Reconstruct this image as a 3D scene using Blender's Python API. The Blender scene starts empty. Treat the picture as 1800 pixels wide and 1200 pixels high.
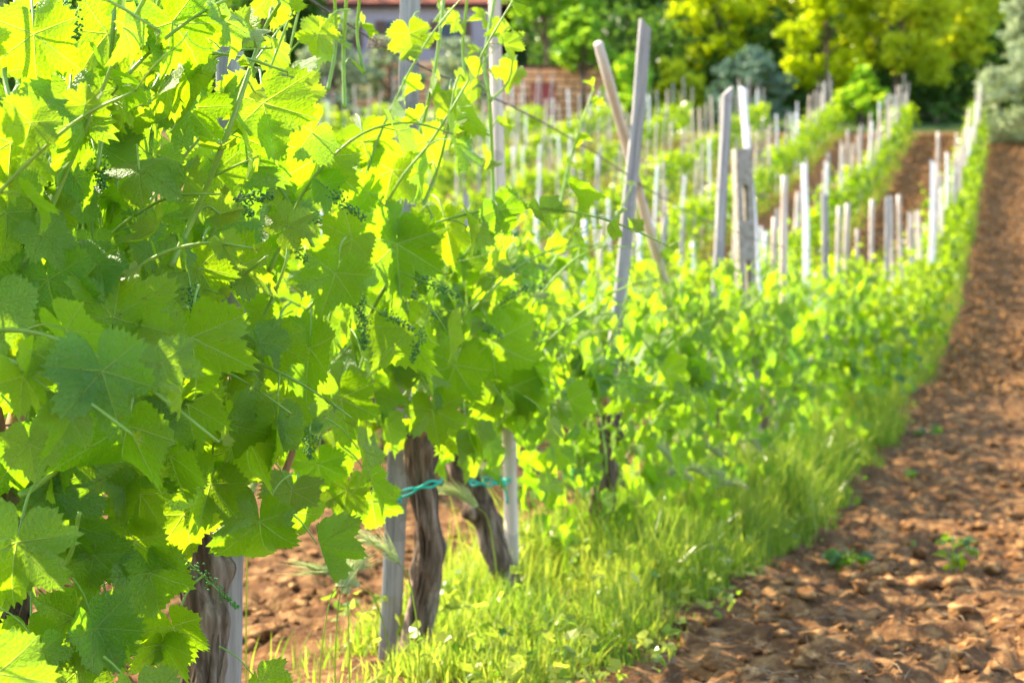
import bpy, math, random
import numpy as np
from mathutils import Vector, Matrix

random.seed(11)
RNG = np.random.default_rng(11)
C = bpy.context.scene.collection
scene = bpy.context.scene

# ------------------------------------------------------------------ camera
CAM = np.array([0.0, 0.0, 1.0])
PITCH = math.radians(3.8)
FPX = 2560.0                                   # focal length in pixels of the 1800 px wide photograph
cam_d = bpy.data.cameras.new('camera')
cam = bpy.data.objects.new('camera', cam_d); C.objects.link(cam)
cam.location = CAM
cam.rotation_euler = (math.radians(90) - PITCH, 0, 0)
cam_d.sensor_width = 36.0
cam_d.lens = 36.0 * FPX / 1800.0
cam_d.clip_start = 0.05
cam_d.clip_end = 1500
cam_d.dof.use_dof = True
cam_d.dof.focus_distance = 1.90
cam_d.dof.aperture_fstop = 6.0
scene.camera = cam

# ------------------------------------------------------------------ sky, sun, exposure
SUN_EL = math.radians(39)
SUN_AZ = math.radians(-58)                     # measured from +Y towards +X
w = bpy.data.worlds.new("World"); scene.world = w; w.use_nodes = True
nt = w.node_tree
sky = nt.nodes.new('ShaderNodeTexSky'); sky.sky_type = 'NISHITA'; sky.sun_disc = False
sky.sun_elevation = SUN_EL; sky.sun_rotation = SUN_AZ
bg = nt.nodes['Background']; bg.inputs[1].default_value = 0.15
nt.links.new(sky.outputs[0], bg.inputs[0])
sun_d = bpy.data.lights.new('sun', 'SUN'); sun = bpy.data.objects.new('sun', sun_d); C.objects.link(sun)
sun_d.energy = 3.3; sun_d.angle = math.radians(0.55); sun_d.color = (1.0, 0.87, 0.66)
SUN = np.array([math.sin(SUN_AZ) * math.cos(SUN_EL), math.cos(SUN_AZ) * math.cos(SUN_EL), math.sin(SUN_EL)])
sun.rotation_euler = Vector(SUN).to_track_quat('Z', 'Y').to_euler()
sun.location = (-10, 8, 12)
scene.view_settings.view_transform = 'Standard'
scene.view_settings.look = 'None'
scene.view_settings.exposure = 2.32
scene.view_settings.gamma = 1.0
scene.cycles.max_bounces = 12
scene.cycles.diffuse_bounces = 9
scene.cycles.glossy_bounces = 2
scene.cycles.transmission_bounces = 9
scene.cycles.transparent_max_bounces = 4
scene.cycles.caustics_reflective = False
scene.cycles.caustics_refractive = False
scene.cycles.sample_clamp_indirect = 6.0

# ------------------------------------------------------------------ pixel <-> world, rows and terrain
CP, SP = math.cos(PITCH), math.sin(PITCH)
ROW_B, ROW_D, ROW_GAP = 0.3426, 1.29, 2.6      # row k: X = -ROW_D - k*ROW_GAP + ROW_B*Y
RC = 1 / math.hypot(1, ROW_B)
DIR = np.array([ROW_B * RC, RC, 0.0])          # along a row, away from the camera
OUT = np.array([RC, -ROW_B * RC, 0.0])         # across a row, towards the path
ROT = math.atan2(DIR[1], DIR[0])

def at(px, py, Y):
    xc, yc = (px - 900) / FPX, (600 - py) / FPX
    d = np.array([xc, CP + yc * SP, -SP + yc * CP])
    return CAM + d * (Y / d[1])

def row_x(k, Y): return -ROW_D - k * ROW_GAP + ROW_B * Y

_bx = [(370, 1292), (730, 1172), (925, 1062), (1180, 955), (1340, 872), (1440, 775), (1590, 648), (1640, 545), (1700, 332), (1717, 247)]
_Y, _H = [], []
for px, py in _bx:
    xc, yc = (px - 900) / FPX, (600 - py) / FPX
    k = xc / (CP + yc * SP)
    Y = ROW_D / (ROW_B - k); _Y.append(Y); _H.append(at(px, py, Y)[2])
_Y = [-60, -10, 0.5] + _Y + [60, 66, 75, 100, 140, 220, 500]
h0 = _H[0]
_H = [h0 + 3.5, h0 + 0.7, h0 + 0.10] + _H + [_H[-1] + 1.35, _H[-1] + 2.4, _H[-1] + 4.6, _H[-1] + 16, _H[-1] + 33, _H[-1] + 50, _H[-1] + 60]
_gY = np.linspace(-60, 500, 56001)
_gH = np.interp(_gY, _Y, _H)
def _smooth(a, n):
    k = np.hanning(n + 2)[1:-1]; k /= k.sum()
    return np.convolve(np.pad(a, (n // 2, n // 2), mode='edge'), k, mode='valid')[:len(a)]
_g1 = _smooth(_gH, 101); _g2 = _smooth(_gH, 601)
_wt = np.clip((_gY - 5) / 8, 0, 1)
_gH = _g1 * (1 - _wt) + _g2 * _wt
def prof(Y): return np.interp(Y, _gY, _gH)

# ------------------------------------------------------------------ noise
def _hash(ix, iy, iz, s):
    h = (ix.astype(np.int64) * 374761393 + iy.astype(np.int64) * 668265263 + iz.astype(np.int64) * 2147483647 + s * 974634777) & 0xffffffff
    h = ((h ^ (h >> 13)) * 1274126177) & 0xffffffff
    return ((h ^ (h >> 16)) & 0xffff) / 65535.0
def vnoise(p, s=0):
    p = np.asarray(p, float); i = np.floor(p); f = p - i; f = f * f * (3 - 2 * f)
    ix, iy, iz = i[..., 0], i[..., 1], i[..., 2]
    def H(a, b, c): return _hash(ix + a, iy + b, iz + c, s)
    x0 = H(0, 0, 0) * (1 - f[..., 0]) + H(1, 0, 0) * f[..., 0]; x1 = H(0, 1, 0) * (1 - f[..., 0]) + H(1, 1, 0) * f[..., 0]
    x2 = H(0, 0, 1) * (1 - f[..., 0]) + H(1, 0, 1) * f[..., 0]; x3 = H(0, 1, 1) * (1 - f[..., 0]) + H(1, 1, 1) * f[..., 0]
    y0 = x0 * (1 - f[..., 1]) + x1 * f[..., 1]; y1 = x2 * (1 - f[..., 1]) + x3 * f[..., 1]
    return (y0 * (1 - f[..., 2]) + y1 * f[..., 2]) * 2 - 1
def n2(X, Y, sc, s=0): return vnoise(np.stack([X * sc, Y * sc, np.zeros_like(X) + s * 3.7], -1), s)

def rowdist(X, Y):                              # signed distance across to the nearest row (towards path = +), and row index
    v = (X + ROW_D - ROW_B * Y) * RC
    g = ROW_GAP * RC
    k = np.clip(np.round(-v / g), 0, 40)
    return v + k * g, k

def terrain(X, Y, detail=True):
    X = np.asarray(X, float); Y = np.asarray(Y, float)
    z = prof(Y)
    d, k = rowdist(X, Y)
    field = np.clip((54 - Y) / 3, 0, 1)
    strip = np.exp(-(d / 0.33) ** 2)
    z = z - 0.05 * (1 - strip) * field
    # tilled earth, lumps between the rows
    till = (1 - np.exp(-(np.abs(d) / 0.42) ** 3)) * field
    if detail:
        wx = X + 0.05 * n2(X, Y, 6, 9); wy = Y + 0.05 * n2(X, Y, 6, 8)
        n = 0.030 * n2(wx, wy, 3.1, 1) + 0.026 * (1 - 2 * np.abs(n2(wx, wy, 7.5, 2))) + 0.020 * (1 - 2 * np.abs(n2(wx, wy, 16, 3))) + 0.006 * n2(wx, wy, 36, 4)
        z = z + n * (0.25 + 0.75 * till) + 0.03 * n2(X, Y, 0.9, 5) * till
    far = np.clip((Y - 54) / 20, 0, 1)
    z = z + far * 1.2 * n2(X, Y, 0.05, 6)
    return z
def T(x, y): return float(terrain(np.array([x]), np.array([y]), False)[0])

# ------------------------------------------------------------------ mesh helpers
class Buf:
    def __init__(s): s.v = []; s.f = []; s.n = 0; s.uv = []; s.a = []
    def add(s, v, faces, uv=None, a=None):
        v = np.asarray(v, float)
        s.v.append(v)
        for f in (faces if isinstance(faces, (list, tuple)) else [faces]):
            f = np.asarray(f)
            if len(f): s.f.append(f + s.n)
        s.uv.append(uv if uv is not None else np.zeros((len(v), 2)))
        s.a.append(a if a is not None else np.zeros(len(v)))
        s.n += len(v)
    def mesh(s, name, smooth=True, extra=True):
        me = bpy.data.meshes.new(name)
        V = np.concatenate(s.v) if s.v else np.zeros((0, 3))
        loops, starts, tot = [], [], 0
        for f in s.f:
            k = f.shape[1]
            loops.append(f.reshape(-1)); starts.append(tot + np.arange(len(f)) * k); tot += f.size
        L = np.concatenate(loops).astype(np.int32); S = np.concatenate(starts).astype(np.int32)
        me.vertices.add(len(V)); me.vertices.foreach_set('co', V.astype(np.float32).ravel())
        me.loops.add(len(L)); me.loops.foreach_set('vertex_index', L)
        me.polygons.add(len(S)); me.polygons.foreach_set('loop_start', S)
        me.update(calc_edges=True)
        me.polygons.foreach_set('use_smooth', np.full(len(S), bool(smooth)))
        if extra:
            uvl = me.uv_layers.new(name='UVMap')
            uvl.data.foreach_set('uv', np.concatenate(s.uv)[L].astype(np.float32).ravel())
            at_ = me.attributes.new('rnd', 'FLOAT', 'POINT')
            at_.data.foreach_set('value', np.concatenate(s.a).astype(np.float32))
        me.validate(verbose=False)
        return me

def props(o, label=None, cat=None, group=None, kind=None):
    if label: o['label'] = label
    if cat: o['category'] = cat
    if group: o['group'] = group
    if kind: o['kind'] = kind
    return o
def link(name, me, mat=None, parent=None):
    if mat is not None and not me.materials: me.materials.append(mat)
    o = bpy.data.objects.new(name, me); C.objects.link(o)
    if parent: o.parent = parent
    return o
def empty(name, loc, rz=0.0):
    o = bpy.data.objects.new(name, None); C.objects.link(o)
    o.location = loc; o.rotation_euler = (0, 0, rz); o.empty_display_size = 0.1
    return o
def copy_tree(o, parent=None):
    c = o.copy(); C.objects.link(c)
    if parent: c.parent = parent
    for ch in o.children: copy_tree(ch, c)
    return c

def frames(P):
    P = np.asarray(P, float); t = np.gradient(P, axis=0); t /= np.linalg.norm(t, axis=1)[:, None] + 1e-12
    n = np.zeros_like(P); a = np.array([0, 0, 1.0]) if abs(t[0][2]) < .9 else np.array([1.0, 0, 0])
    m = a - t[0] * (a @ t[0]); m /= np.linalg.norm(m); n[0] = m
    for i in range(1, len(P)):
        m = n[i - 1] - t[i] * (n[i - 1] @ t[i]); n[i] = m / (np.linalg.norm(m) + 1e-12)
    return t, n, np.cross(t, n)
def tube(buf, P, R, sides=6, rfun=None, a=0.0, cap=True):
    P = np.asarray(P, float); R = np.broadcast_to(np.asarray(R, float), (len(P),))
    t, n, b = frames(P); th = np.arange(sides) * 2 * math.pi / sides
    rr = R[:, None] * np.ones(sides)[None]
    if rfun is not None: rr = rr * rfun(np.arange(len(P)), th, P)
    V = P[:, None] + rr[..., None] * (np.cos(th)[None, :, None] * n[:, None] + np.sin(th)[None, :, None] * b[:, None])
    m = len(P); V = V.reshape(-1, 3)
    i = np.arange(m - 1)[:, None] * sides; j = np.arange(sides)[None]; j2 = (j + 1) % sides
    F = np.stack([i + j, i + j2, i + sides + j2, i + sides + j], -1).reshape(-1, 4)
    L = np.concatenate([[0], np.cumsum(np.linalg.norm(np.diff(P, axis=0), axis=1))])
    uv = np.stack([np.tile(th / 6.283, m), np.repeat(L, sides)], -1)
    faces = [F]
    if cap:
        V = np.vstack([V, P[0], P[-1]]); uv = np.vstack([uv, [[0, 0], [0, L[-1]]]])
        jj = np.arange(sides); k2 = (jj + 1) % sides
        faces.append(np.stack([k2, jj, np.full(sides, m * sides)], -1))
        faces.append(np.stack([(m - 1) * sides + jj, (m - 1) * sides + k2, np.full(sides, m * sides + 1)], -1))
    buf.add(V, faces, uv, np.full(len(V), a))
def spline(pts, n):
    P = np.asarray(pts, float); m = len(P)
    Q = np.vstack([2 * P[0] - P[1], P, 2 * P[-1] - P[-2]])
    u = np.linspace(0, m - 1 - 1e-6, n); i = u.astype(int); f = (u - i)[:, None]
    a, b, c, d = Q[i], Q[i + 1], Q[i + 2], Q[i + 3]
    return 0.5 * (2 * b + (c - a) * f + (2 * a - 5 * b + 4 * c - d) * f ** 2 + (3 * b - 3 * c + d - a) * f ** 3)
def box(buf, c, s, rz=0.0, a=0.0):
    x, y, z = np.array(s) / 2
    V = np.array([[-x, -y, -z], [x, -y, -z], [x, y, -z], [-x, y, -z], [-x, -y, z], [x, -y, z], [x, y, z], [-x, y, z]])
    r = np.array([[math.cos(rz), -math.sin(rz), 0], [math.sin(rz), math.cos(rz), 0], [0, 0, 1]])
    F = np.array([[0, 3, 2, 1], [4, 5, 6, 7], [0, 1, 5, 4], [1, 2, 6, 5], [2, 3, 7, 6], [3, 0, 4, 7]])
    buf.add(V @ r.T + np.array(c), F, None, np.full(8, a))
_ico = None
def ico():
    global _ico
    if _ico is None:
        p = (1 + 5 ** .5) / 2
        v = np.array([[-1, p, 0], [1, p, 0], [-1, -p, 0], [1, -p, 0], [0, -1, p], [0, 1, p], [0, -1, -p], [0, 1, -p], [p, 0, -1], [p, 0, 1], [-p, 0, -1], [-p, 0, 1]])
        f = np.array([[0, 11, 5], [0, 5, 1], [0, 1, 7], [0, 7, 10], [0, 10, 11], [1, 5, 9], [5, 11, 4], [11, 10, 2], [10, 7, 6], [7, 1, 8], [3, 9, 4], [3, 4, 2], [3, 2, 6], [3, 6, 8], [3, 8, 9], [4, 9, 5], [2, 4, 11], [6, 2, 10], [8, 6, 7], [9, 8, 1]])
        v /= np.linalg.norm(v[0])
        V = list(map(tuple, v)); cache = {}; F = []
        def mid(a, b):
            k = (min(a, b), max(a, b))
            if k not in cache:
                m = np.array(V[a]) + np.array(V[b]); m /= np.linalg.norm(m); V.append(tuple(m)); cache[k] = len(V) - 1
            return cache[k]
        for a, b, c in f:
            ab, bc, ca = mid(a, b), mid(b, c), mid(c, a); F += [[a, ab, ca], [b, bc, ab], [c, ca, bc], [ab, bc, ca]]
        _ico = (v, f, np.array(V), np.array(F))
    return _ico

def unit(a): return a / (np.linalg.norm(a, axis=-1, keepdims=True) + 1e-9)

# ------------------------------------------------------------------ materials
def mat(name):
    m = bpy.data.materials.new(name); m.use_nodes = True
    n = m.node_tree.nodes; n.clear()
    return m, m.node_tree
class N:
    """small node-building helper"""
    def __init__(s, t): s.t = t
    def new(s, kind, **kw):
        n = s.t.nodes.new(kind)
        for k, v in kw.items(): setattr(n, k, v)
        return n
    def set(s, sock, v):
        if isinstance(v, (int, float)): sock.default_value = v
        elif isinstance(v, tuple): sock.default_value = (*v, 1.0) if len(v) == 3 and sock.type == 'RGBA' else v
        else: s.t.links.new(v, sock)
    def math(s, op, a, b=0.0, c=None, clamp=False):
        n = s.new('ShaderNodeMath', operation=op, use_clamp=clamp); s.set(n.inputs[0], a); s.set(n.inputs[1], b)
        if c is not None: s.set(n.inputs[2], c)
        return n.outputs[0]
    def mix(s, f, a, b, mode='MIX'):
        n = s.new('ShaderNodeMix', data_type='RGBA', blend_type=mode); s.set(n.inputs[0], f); s.set(n.inputs[6], a); s.set(n.inputs[7], b)
        return n.outputs[2]
    def noise(s, vec, scale, detail=3.0, rough=0.55):
        n = s.new('ShaderNodeTexNoise'); s.set(n.inputs['Vector'], vec) if vec is not None else None
        n.inputs['Scale'].default_value = scale; n.inputs['Detail'].default_value = detail; n.inputs['Roughness'].default_value = rough
        return n.outputs['Fac']
    def ramp(s, f, stops):
        n = s.new('ShaderNodeValToRGB'); s.set(n.inputs[0], f); e = n.color_ramp.elements
        while len(e) < len(stops): e.new(0.5)
        for el, (p, c) in zip(e, stops): el.position = p; el.color = (*c, 1.0) if len(c) == 3 else c
        return n.outputs[0]
    def bump(s, h, strength=0.5, dist=0.01):
        n = s.new('ShaderNodeBump'); s.set(n.inputs['Height'], h); n.inputs['Strength'].default_value = strength; n.inputs['Distance'].default_value = dist
        return n.outputs[0]
    def coord(s, which='Object'): return s.new('ShaderNodeTexCoord').outputs[which]
    def mapping(s, v, scale):
        n = s.new('ShaderNodeMapping'); s.set(n.inputs['Vector'], v); n.inputs['Scale'].default_value = scale
        return n.outputs[0]
    def attr(s, name): n = s.new('ShaderNodeAttribute'); n.attribute_name = name; return n.outputs['Fac']
    def bsdf(s, color, rough=0.8, spec=0.3, normal=None):
        n = s.new('ShaderNodeBsdfPrincipled'); s.set(n.inputs['Base Color'], color); s.set(n.inputs['Roughness'], rough)
        s.set(n.inputs['Specular IOR Level'], spec)
        if normal is not None: s.set(n.inputs['Normal'], normal)
        return n.outputs[0]
    def trans(s, color, normal=None):
        n = s.new('ShaderNodeBsdfTranslucent'); s.set(n.inputs[0], color)
        if normal is not None: s.set(n.inputs['Normal'], normal)
        return n.outputs[0]
    def mixs(s, f, a, b):
        n = s.new('ShaderNodeMixShader'); s.set(n.inputs[0], f); s.set(n.inputs[1], a); s.set(n.inputs[2], b); return n.outputs[0]
    def out(s, sh): o = s.new('ShaderNodeOutputMaterial'); s.t.links.new(sh, o.inputs[0])

def leaf_material(name, detail=True, top0=(0.042, 0.130, 0.004), top1=(0.19, 0.30, 0.003), back=(0.18, 0.27, 0.035), tr0=(0.32, 0.62, 0.002), tr1=(0.50, 0.64, 0.004), tf=0.56, spec=0.5):
    """rnd attribute: 0 = mature blue-green leaf, 1 = young yellow-green leaf"""
    m, t = mat(name); n = N(t)
    r = n.attr('rnd')
    c = n.mix(r, top0, top1)
    tc = n.mix(r, tr0, tr1)
    geo = n.new('ShaderNodeNewGeometry')
    nrm = None; rough = 0.27
    if detail:
        uv = n.coord('UV'); sep = n.new('ShaderNodeSeparateXYZ'); n.set(sep.inputs[0], uv)
        x = n.math('SUBTRACT', sep.outputs[0], 2.0); y = n.math('ABSOLUTE', n.math('SUBTRACT', sep.outputs[1], 2.0))
        best = None; sec = None
        for ang, sp in ((0, 1.0), (54, 1.0), (108, 1.0)):
            ca, sa = math.cos(math.radians(ang)), math.sin(math.radians(ang))
            al = n.math('ADD', n.math('MULTIPLY', x, ca), n.math('MULTIPLY', y, sa))
            pd = n.math('ABSOLUTE', n.math('SUBTRACT', n.math('MULTIPLY', x, -sa), n.math('MULTIPLY', y, -ca)))
            neg = n.math('MULTIPLY', n.math('LESS_THAN', al, 0.0), 3.0)
            d = n.math('ADD', pd, neg)
            wv = n.math('MAXIMUM', n.math('SUBTRACT', 0.020, n.math('MULTIPLY', al, 0.012)), 0.005)
            line = n.math('SUBTRACT', 1.0, n.math('DIVIDE', d, wv), clamp=True)
            best = line if best is None else n.math('MAXIMUM', best, line)
            # side veins leaving at an angle, only in this vein's own wedge
            ph = n.math('FRACT', n.math('MULTIPLY', n.math('SUBTRACT', al, n.math('MULTIPLY', pd, 0.85)), 7.5))
            s1 = n.math('SUBTRACT', 1.0, n.math('DIVIDE', n.math('ABSOLUTE', n.math('SUBTRACT', ph, 0.5)), 0.06), clamp=True)
            wedge = n.math('LESS_THAN', d, n.math('MULTIPLY', al, 0.51))
            s1 = n.math('MULTIPLY', s1, wedge)
            sec = s1 if sec is None else n.math('MAXIMUM', sec, s1)
        vein = n.math('MAXIMUM', best, n.math('MULTIPLY', sec, 0.45))
        c = n.mix(n.math('MULTIPLY', vein, 0.8), c, (0.36, 0.48, 0.14))
        tc = n.mix(n.math('MULTIPLY', vein, 0.7), tc, (0.80, 0.88, 0.22))
        # fine net of small veins and blotches
        vo = n.new('ShaderNodeTexVoronoi', feature='DISTANCE_TO_EDGE'); n.set(vo.inputs['Vector'], uv); vo.inputs['Scale'].default_value = 26
        net = n.math('LESS_THAN', vo.outputs[0], 0.07)
        c = n.mix(n.math('MULTIPLY', net, 0.14), c, (0.25, 0.38, 0.08))
        bl = n.noise(uv, 5.0, 3)
        c = n.mix(n.math('MULTIPLY', bl, 0.30), c, (0.02, 0.10, 0.006))
        # white dried spray specks on the upper side of the older leaves
        vs = n.new('ShaderNodeTexVoronoi'); n.set(vs.inputs['Vector'], uv); vs.inputs['Scale'].default_value = 42
        spk = n.math('MULTIPLY', n.math('LESS_THAN', vs.outputs[0], 0.17), n.math('LESS_THAN', r, 0.55))
        spk = n.math('MULTIPLY', spk, n.math('GREATER_THAN', n.noise(uv, 3.5, 1), 0.50))
        c = n.mix(n.math('MULTIPLY', spk, 0.8), c, (0.50, 0.60, 0.48))
        sp_ = n.math('MULTIPLY', n.math('GREATER_THAN', n.noise(uv, 9.0, 2), 0.69), 0.7)
        c = n.mix(sp_, c, (0.20, 0.13, 0.03)); tc = n.mix(sp_, tc, (0.35, 0.25, 0.03))
        tc = n.mix(n.math('MULTIPLY', n.noise(uv, 2.2, 2), 0.5), tc, (0.22, 0.48, 0.01))
        hgt = n.math('ADD', n.math('MULTIPLY', vein, -1.0), n.math('MULTIPLY', n.noise(uv, 16, 3), 1.5))
        nrm = n.bump(hgt, 0.8, 0.0022)
        rough = n.math('ADD', 0.17, n.math('MULTIPLY', bl, 0.34))
    c = n.mix(geo.outputs['Backfacing'], c, n.mix(0.55, c, back))
    tcol = n.mix(1.0, tc, (1, 1, 1), 'MULTIPLY')
    sh = n.mixs(tf, n.bsdf(c, rough, spec, nrm), n.trans(tcol, nrm))
    n.out(sh)
    return m

M = {}
M['leaf'] = leaf_material('vine_leaf')
M['leaf_far'] = leaf_material('vine_leaf_plain', False, (0.028, 0.085, 0.003), (0.15, 0.235, 0.003), (0.15, 0.22, 0.03), (0.24, 0.48, 0.002), (0.50, 0.60, 0.003))
M['grass'] = leaf_material('grass_blade', False, (0.055, 0.125, 0.008), (0.38, 0.42, 0.06), (0.16, 0.25, 0.03), (0.20, 0.42, 0.008), (0.76, 0.78, 0.08), 0.45, 0.25)
M['barley'] = leaf_material('barley_head', False, (0.30, 0.38, 0.12), (0.52, 0.56, 0.24), (0.4, 0.45, 0.2), (0.5, 0.6, 0.15), (0.75, 0.80, 0.30), 0.4, 0.3)

def simple(name, stops, scale, rough=0.85, spec=0.2, stretch=(1, 1, 1), bump=0.5, bd=0.01, rnd=0.0, coord='Object', detail=5):
    m, t = mat(name); n = N(t)
    v = n.mapping(n.coord(coord), stretch)
    if rnd:
        oi = n.new('ShaderNodeObjectInfo')
        add = n.new('ShaderNodeVectorMath', operation='ADD'); n.set(add.inputs[0], v); n.set(add.inputs[1], n.math('MULTIPLY', oi.outputs['Random'], 37.0)); v = add.outputs[0]
    f = n.noise(v, scale, detail, 0.6)
    c = n.ramp(f, stops)
    n.out(n.bsdf(c, rough, spec, n.bump(f, bump, bd) if bump else None))
    return m
M['bark'] = simple('vine_bark', [(0.30, (0.024, 0.015, 0.009)), (0.47, (0.11, 0.072, 0.046)), (0.60, (0.24, 0.17, 0.115)), (0.75, (0.38, 0.30, 0.22))], 42, 0.95, 0.1, (1, 1, 0.10), 1.0, 0.012)
M['cane'] = simple('cane_bark', [(0.3, (0.16, 0.075, 0.035)), (0.6, (0.38, 0.21, 0.10)), (0.8, (0.5, 0.33, 0.19))], 60, 0.8, 0.2, (1, 1, 0.2), 0.4, 0.002)
M['treebark'] = simple('tree_bark', [(0.3, (0.05, 0.035, 0.025)), (0.6, (0.17, 0.12, 0.08)), (0.8, (0.28, 0.21, 0.15))], 8, 0.95, 0.1, (1, 1, 0.2), 0.8, 0.03)

def shoot_material():
    m, t = mat('green_shoot'); n = N(t)
    f = n.noise(n.coord(), 30, 2)
    c = n.mix(f, (0.14, 0.30, 0.03), (0.34, 0.44, 0.08))
    n.out(n.mixs(0.25, n.bsdf(c, 0.42, 0.5), n.trans((0.55, 0.75, 0.06)))); return m
M['shoot'] = shoot_material()

def wood_material():
    m, t = mat('weathered_wood'); n = N(t)
    oi = n.new('ShaderNodeObjectInfo'); co = n.coord()
    add = n.new('ShaderNodeVectorMath', operation='ADD'); n.set(add.inputs[0], co); n.set(add.inputs[1], n.math('MULTIPLY', oi.outputs['Random'], 23.0))
    v = n.mapping(add.outputs[0], (1, 1, 0.05))
    g = n.noise(v, 55, 5, 0.65); b = n.noise(add.outputs[0], 4, 3)
    fine = n.noise(n.mapping(add.outputs[0], (1, 1, 0.02)), 260, 2)
    c = n.ramp(g, [(0.25, (0.15, 0.135, 0.115)), (0.5, (0.31, 0.285, 0.25)), (0.72, (0.45, 0.415, 0.37))])
    warm = n.ramp(g, [(0.25, (0.34, 0.26, 0.18)), (0.5, (0.56, 0.45, 0.34)), (0.75, (0.70, 0.60, 0.48))])
    c = n.mix(oi.outputs['Object Index'], c, warm)
    c = n.mix(n.math('MULTIPLY', n.math('GREATER_THAN', b, 0.56), 0.35), c, (0.16, 0.15, 0.13))
    # thin dark checks running with the grain
    c = n.mix(n.math('MULTIPLY', n.math('LESS_THAN', fine, 0.36), 0.45), c, (0.08, 0.07, 0.06))
    n.out(n.bsdf(c, 0.85, 0.15, n.bump(n.math('ADD', g, fine), 0.5, 0.004))); return m
M['wood'] = wood_material()
M['pale_wood'] = simple('sunlit_wood', [(0.3, (0.62, 0.58, 0.52)), (0.7, (0.82, 0.79, 0.73))], 50, 0.7, 0.2, (1, 1, 0.05), 0.4, 0.003)  # near-white colour stands in for sun on the stake faces
M['concrete'] = simple('lichen_concrete', [(0.30, (0.19, 0.16, 0.09)), (0.45, (0.26, 0.23, 0.17)), (0.60, (0.33, 0.29, 0.24)), (0.8, (0.42, 0.38, 0.32))], 34, 0.95, 0.1, (1, 1, 1), 0.8, 0.006)
M['wire'] = simple('rusted_wire', [(0.3, (0.06, 0.045, 0.035)), (0.7, (0.19, 0.15, 0.12))], 50, 0.6, 0.4, (1, 1, 1), 0)
M['tie'] = simple('green_plastic_tie', [(0.3, (0.005, 0.30, 0.20)), (0.7, (0.02, 0.50, 0.36))], 20, 0.35, 0.5, (1, 1, 1), 0)
M['bud'] = simple('flower_bud', [(0.3, (0.03, 0.12, 0.015)), (0.7, (0.10, 0.26, 0.03))], 200, 0.5, 0.4, (1, 1, 1), 0)
M['straw'] = simple('dry_straw', [(0.3, (0.16, 0.11, 0.06)), (0.7, (0.40, 0.29, 0.17))], 30, 0.8, 0.2, (1, 1, 1), 0)
M['clod'] = simple('soil_clod', [(0.28, (0.06, 0.027, 0.011)), (0.5, (0.18, 0.085, 0.032)), (0.72, (0.58, 0.32, 0.12))], 22, 0.98, 0.05, (1, 1, 1), 0.9, 0.012)

def soil_material():
    m, t = mat('tilled_soil'); n = N(t)
    co = n.coord()
    big = n.noise(co, 1.3, 4); med = n.noise(co, 11, 6, 0.65); fine = n.noise(co, 60, 4, 0.7)
    c = n.ramp(med, [(0.28, (0.042, 0.018, 0.007)), (0.5, (0.155, 0.073, 0.026)), (0.70, (0.45, 0.25, 0.090))])
    c = n.mix(n.math('MULTIPLY', big, 0.45), c, (0.10, 0.054, 0.028))
    c = n.mix(n.math('MULTIPLY', n.math('GREATER_THAN', fine, 0.60), 0.3), c, (0.33, 0.20, 0.11))
    # beyond the vineyard the ground is leaf litter and low green
    sep = n.new('ShaderNodeSeparateXYZ'); n.set(sep.inputs[0], co)
    far = n.math('MULTIPLY', n.math('SUBTRACT', sep.outputs[1], 53.5), 0.5, clamp=True)
    c = n.mix(far, c, n.ramp(n.noise(co, 0.8, 4), [(0.35, (0.028, 0.045, 0.012)), (0.65, (0.08, 0.12, 0.03))]))
    h = n.math('ADD', med, n.math('MULTIPLY', fine, 0.4))
    n.out(n.bsdf(c, 0.97, 0.06, n.bump(h, 0.9, 0.03))); return m
M['soil'] = soil_material()

# ------------------------------------------------------------------ ground
def build_ground():
    ys = [-30, -20, -12, -6, -3, -1]; y = 0.2
    while y < 5: ys.append(y); y += 0.04
    while y < 700: ys.append(y); y *= 1.0062 if y < 30 else (1.012 if y < 90 else 1.06)
    ys = np.array(ys, float)
    # lateral parameter: fine inside the photographed wedge, coarse outside it
    s = np.concatenate([np.linspace(-6, -0.75, 30)[:-1], np.linspace(-0.75, 0.62, 420), np.linspace(0.62, 6, 30)[1:]])
    X = s[None, :] * (np.abs(ys)[:, None] * 0.9 + 1.6); Y = np.repeat(ys[:, None], len(s), 1)
    Z = terrain(X, Y)
    V = np.stack([X, Y, Z], -1).reshape(-1, 3)
    a, b = len(ys), len(s)
    i = np.arange(a - 1)[:, None] * b; j = np.arange(b - 1)[None]
    F = np.stack([i + j, i + j + 1, i + b + j + 1, i + b + j], -1).reshape(-1, 4)
    bf = Buf(); bf.add(V, F)
    g = link('ground', bf.mesh('ground', True, False), M['soil']); props(g, kind='structure')
build_ground()

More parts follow.
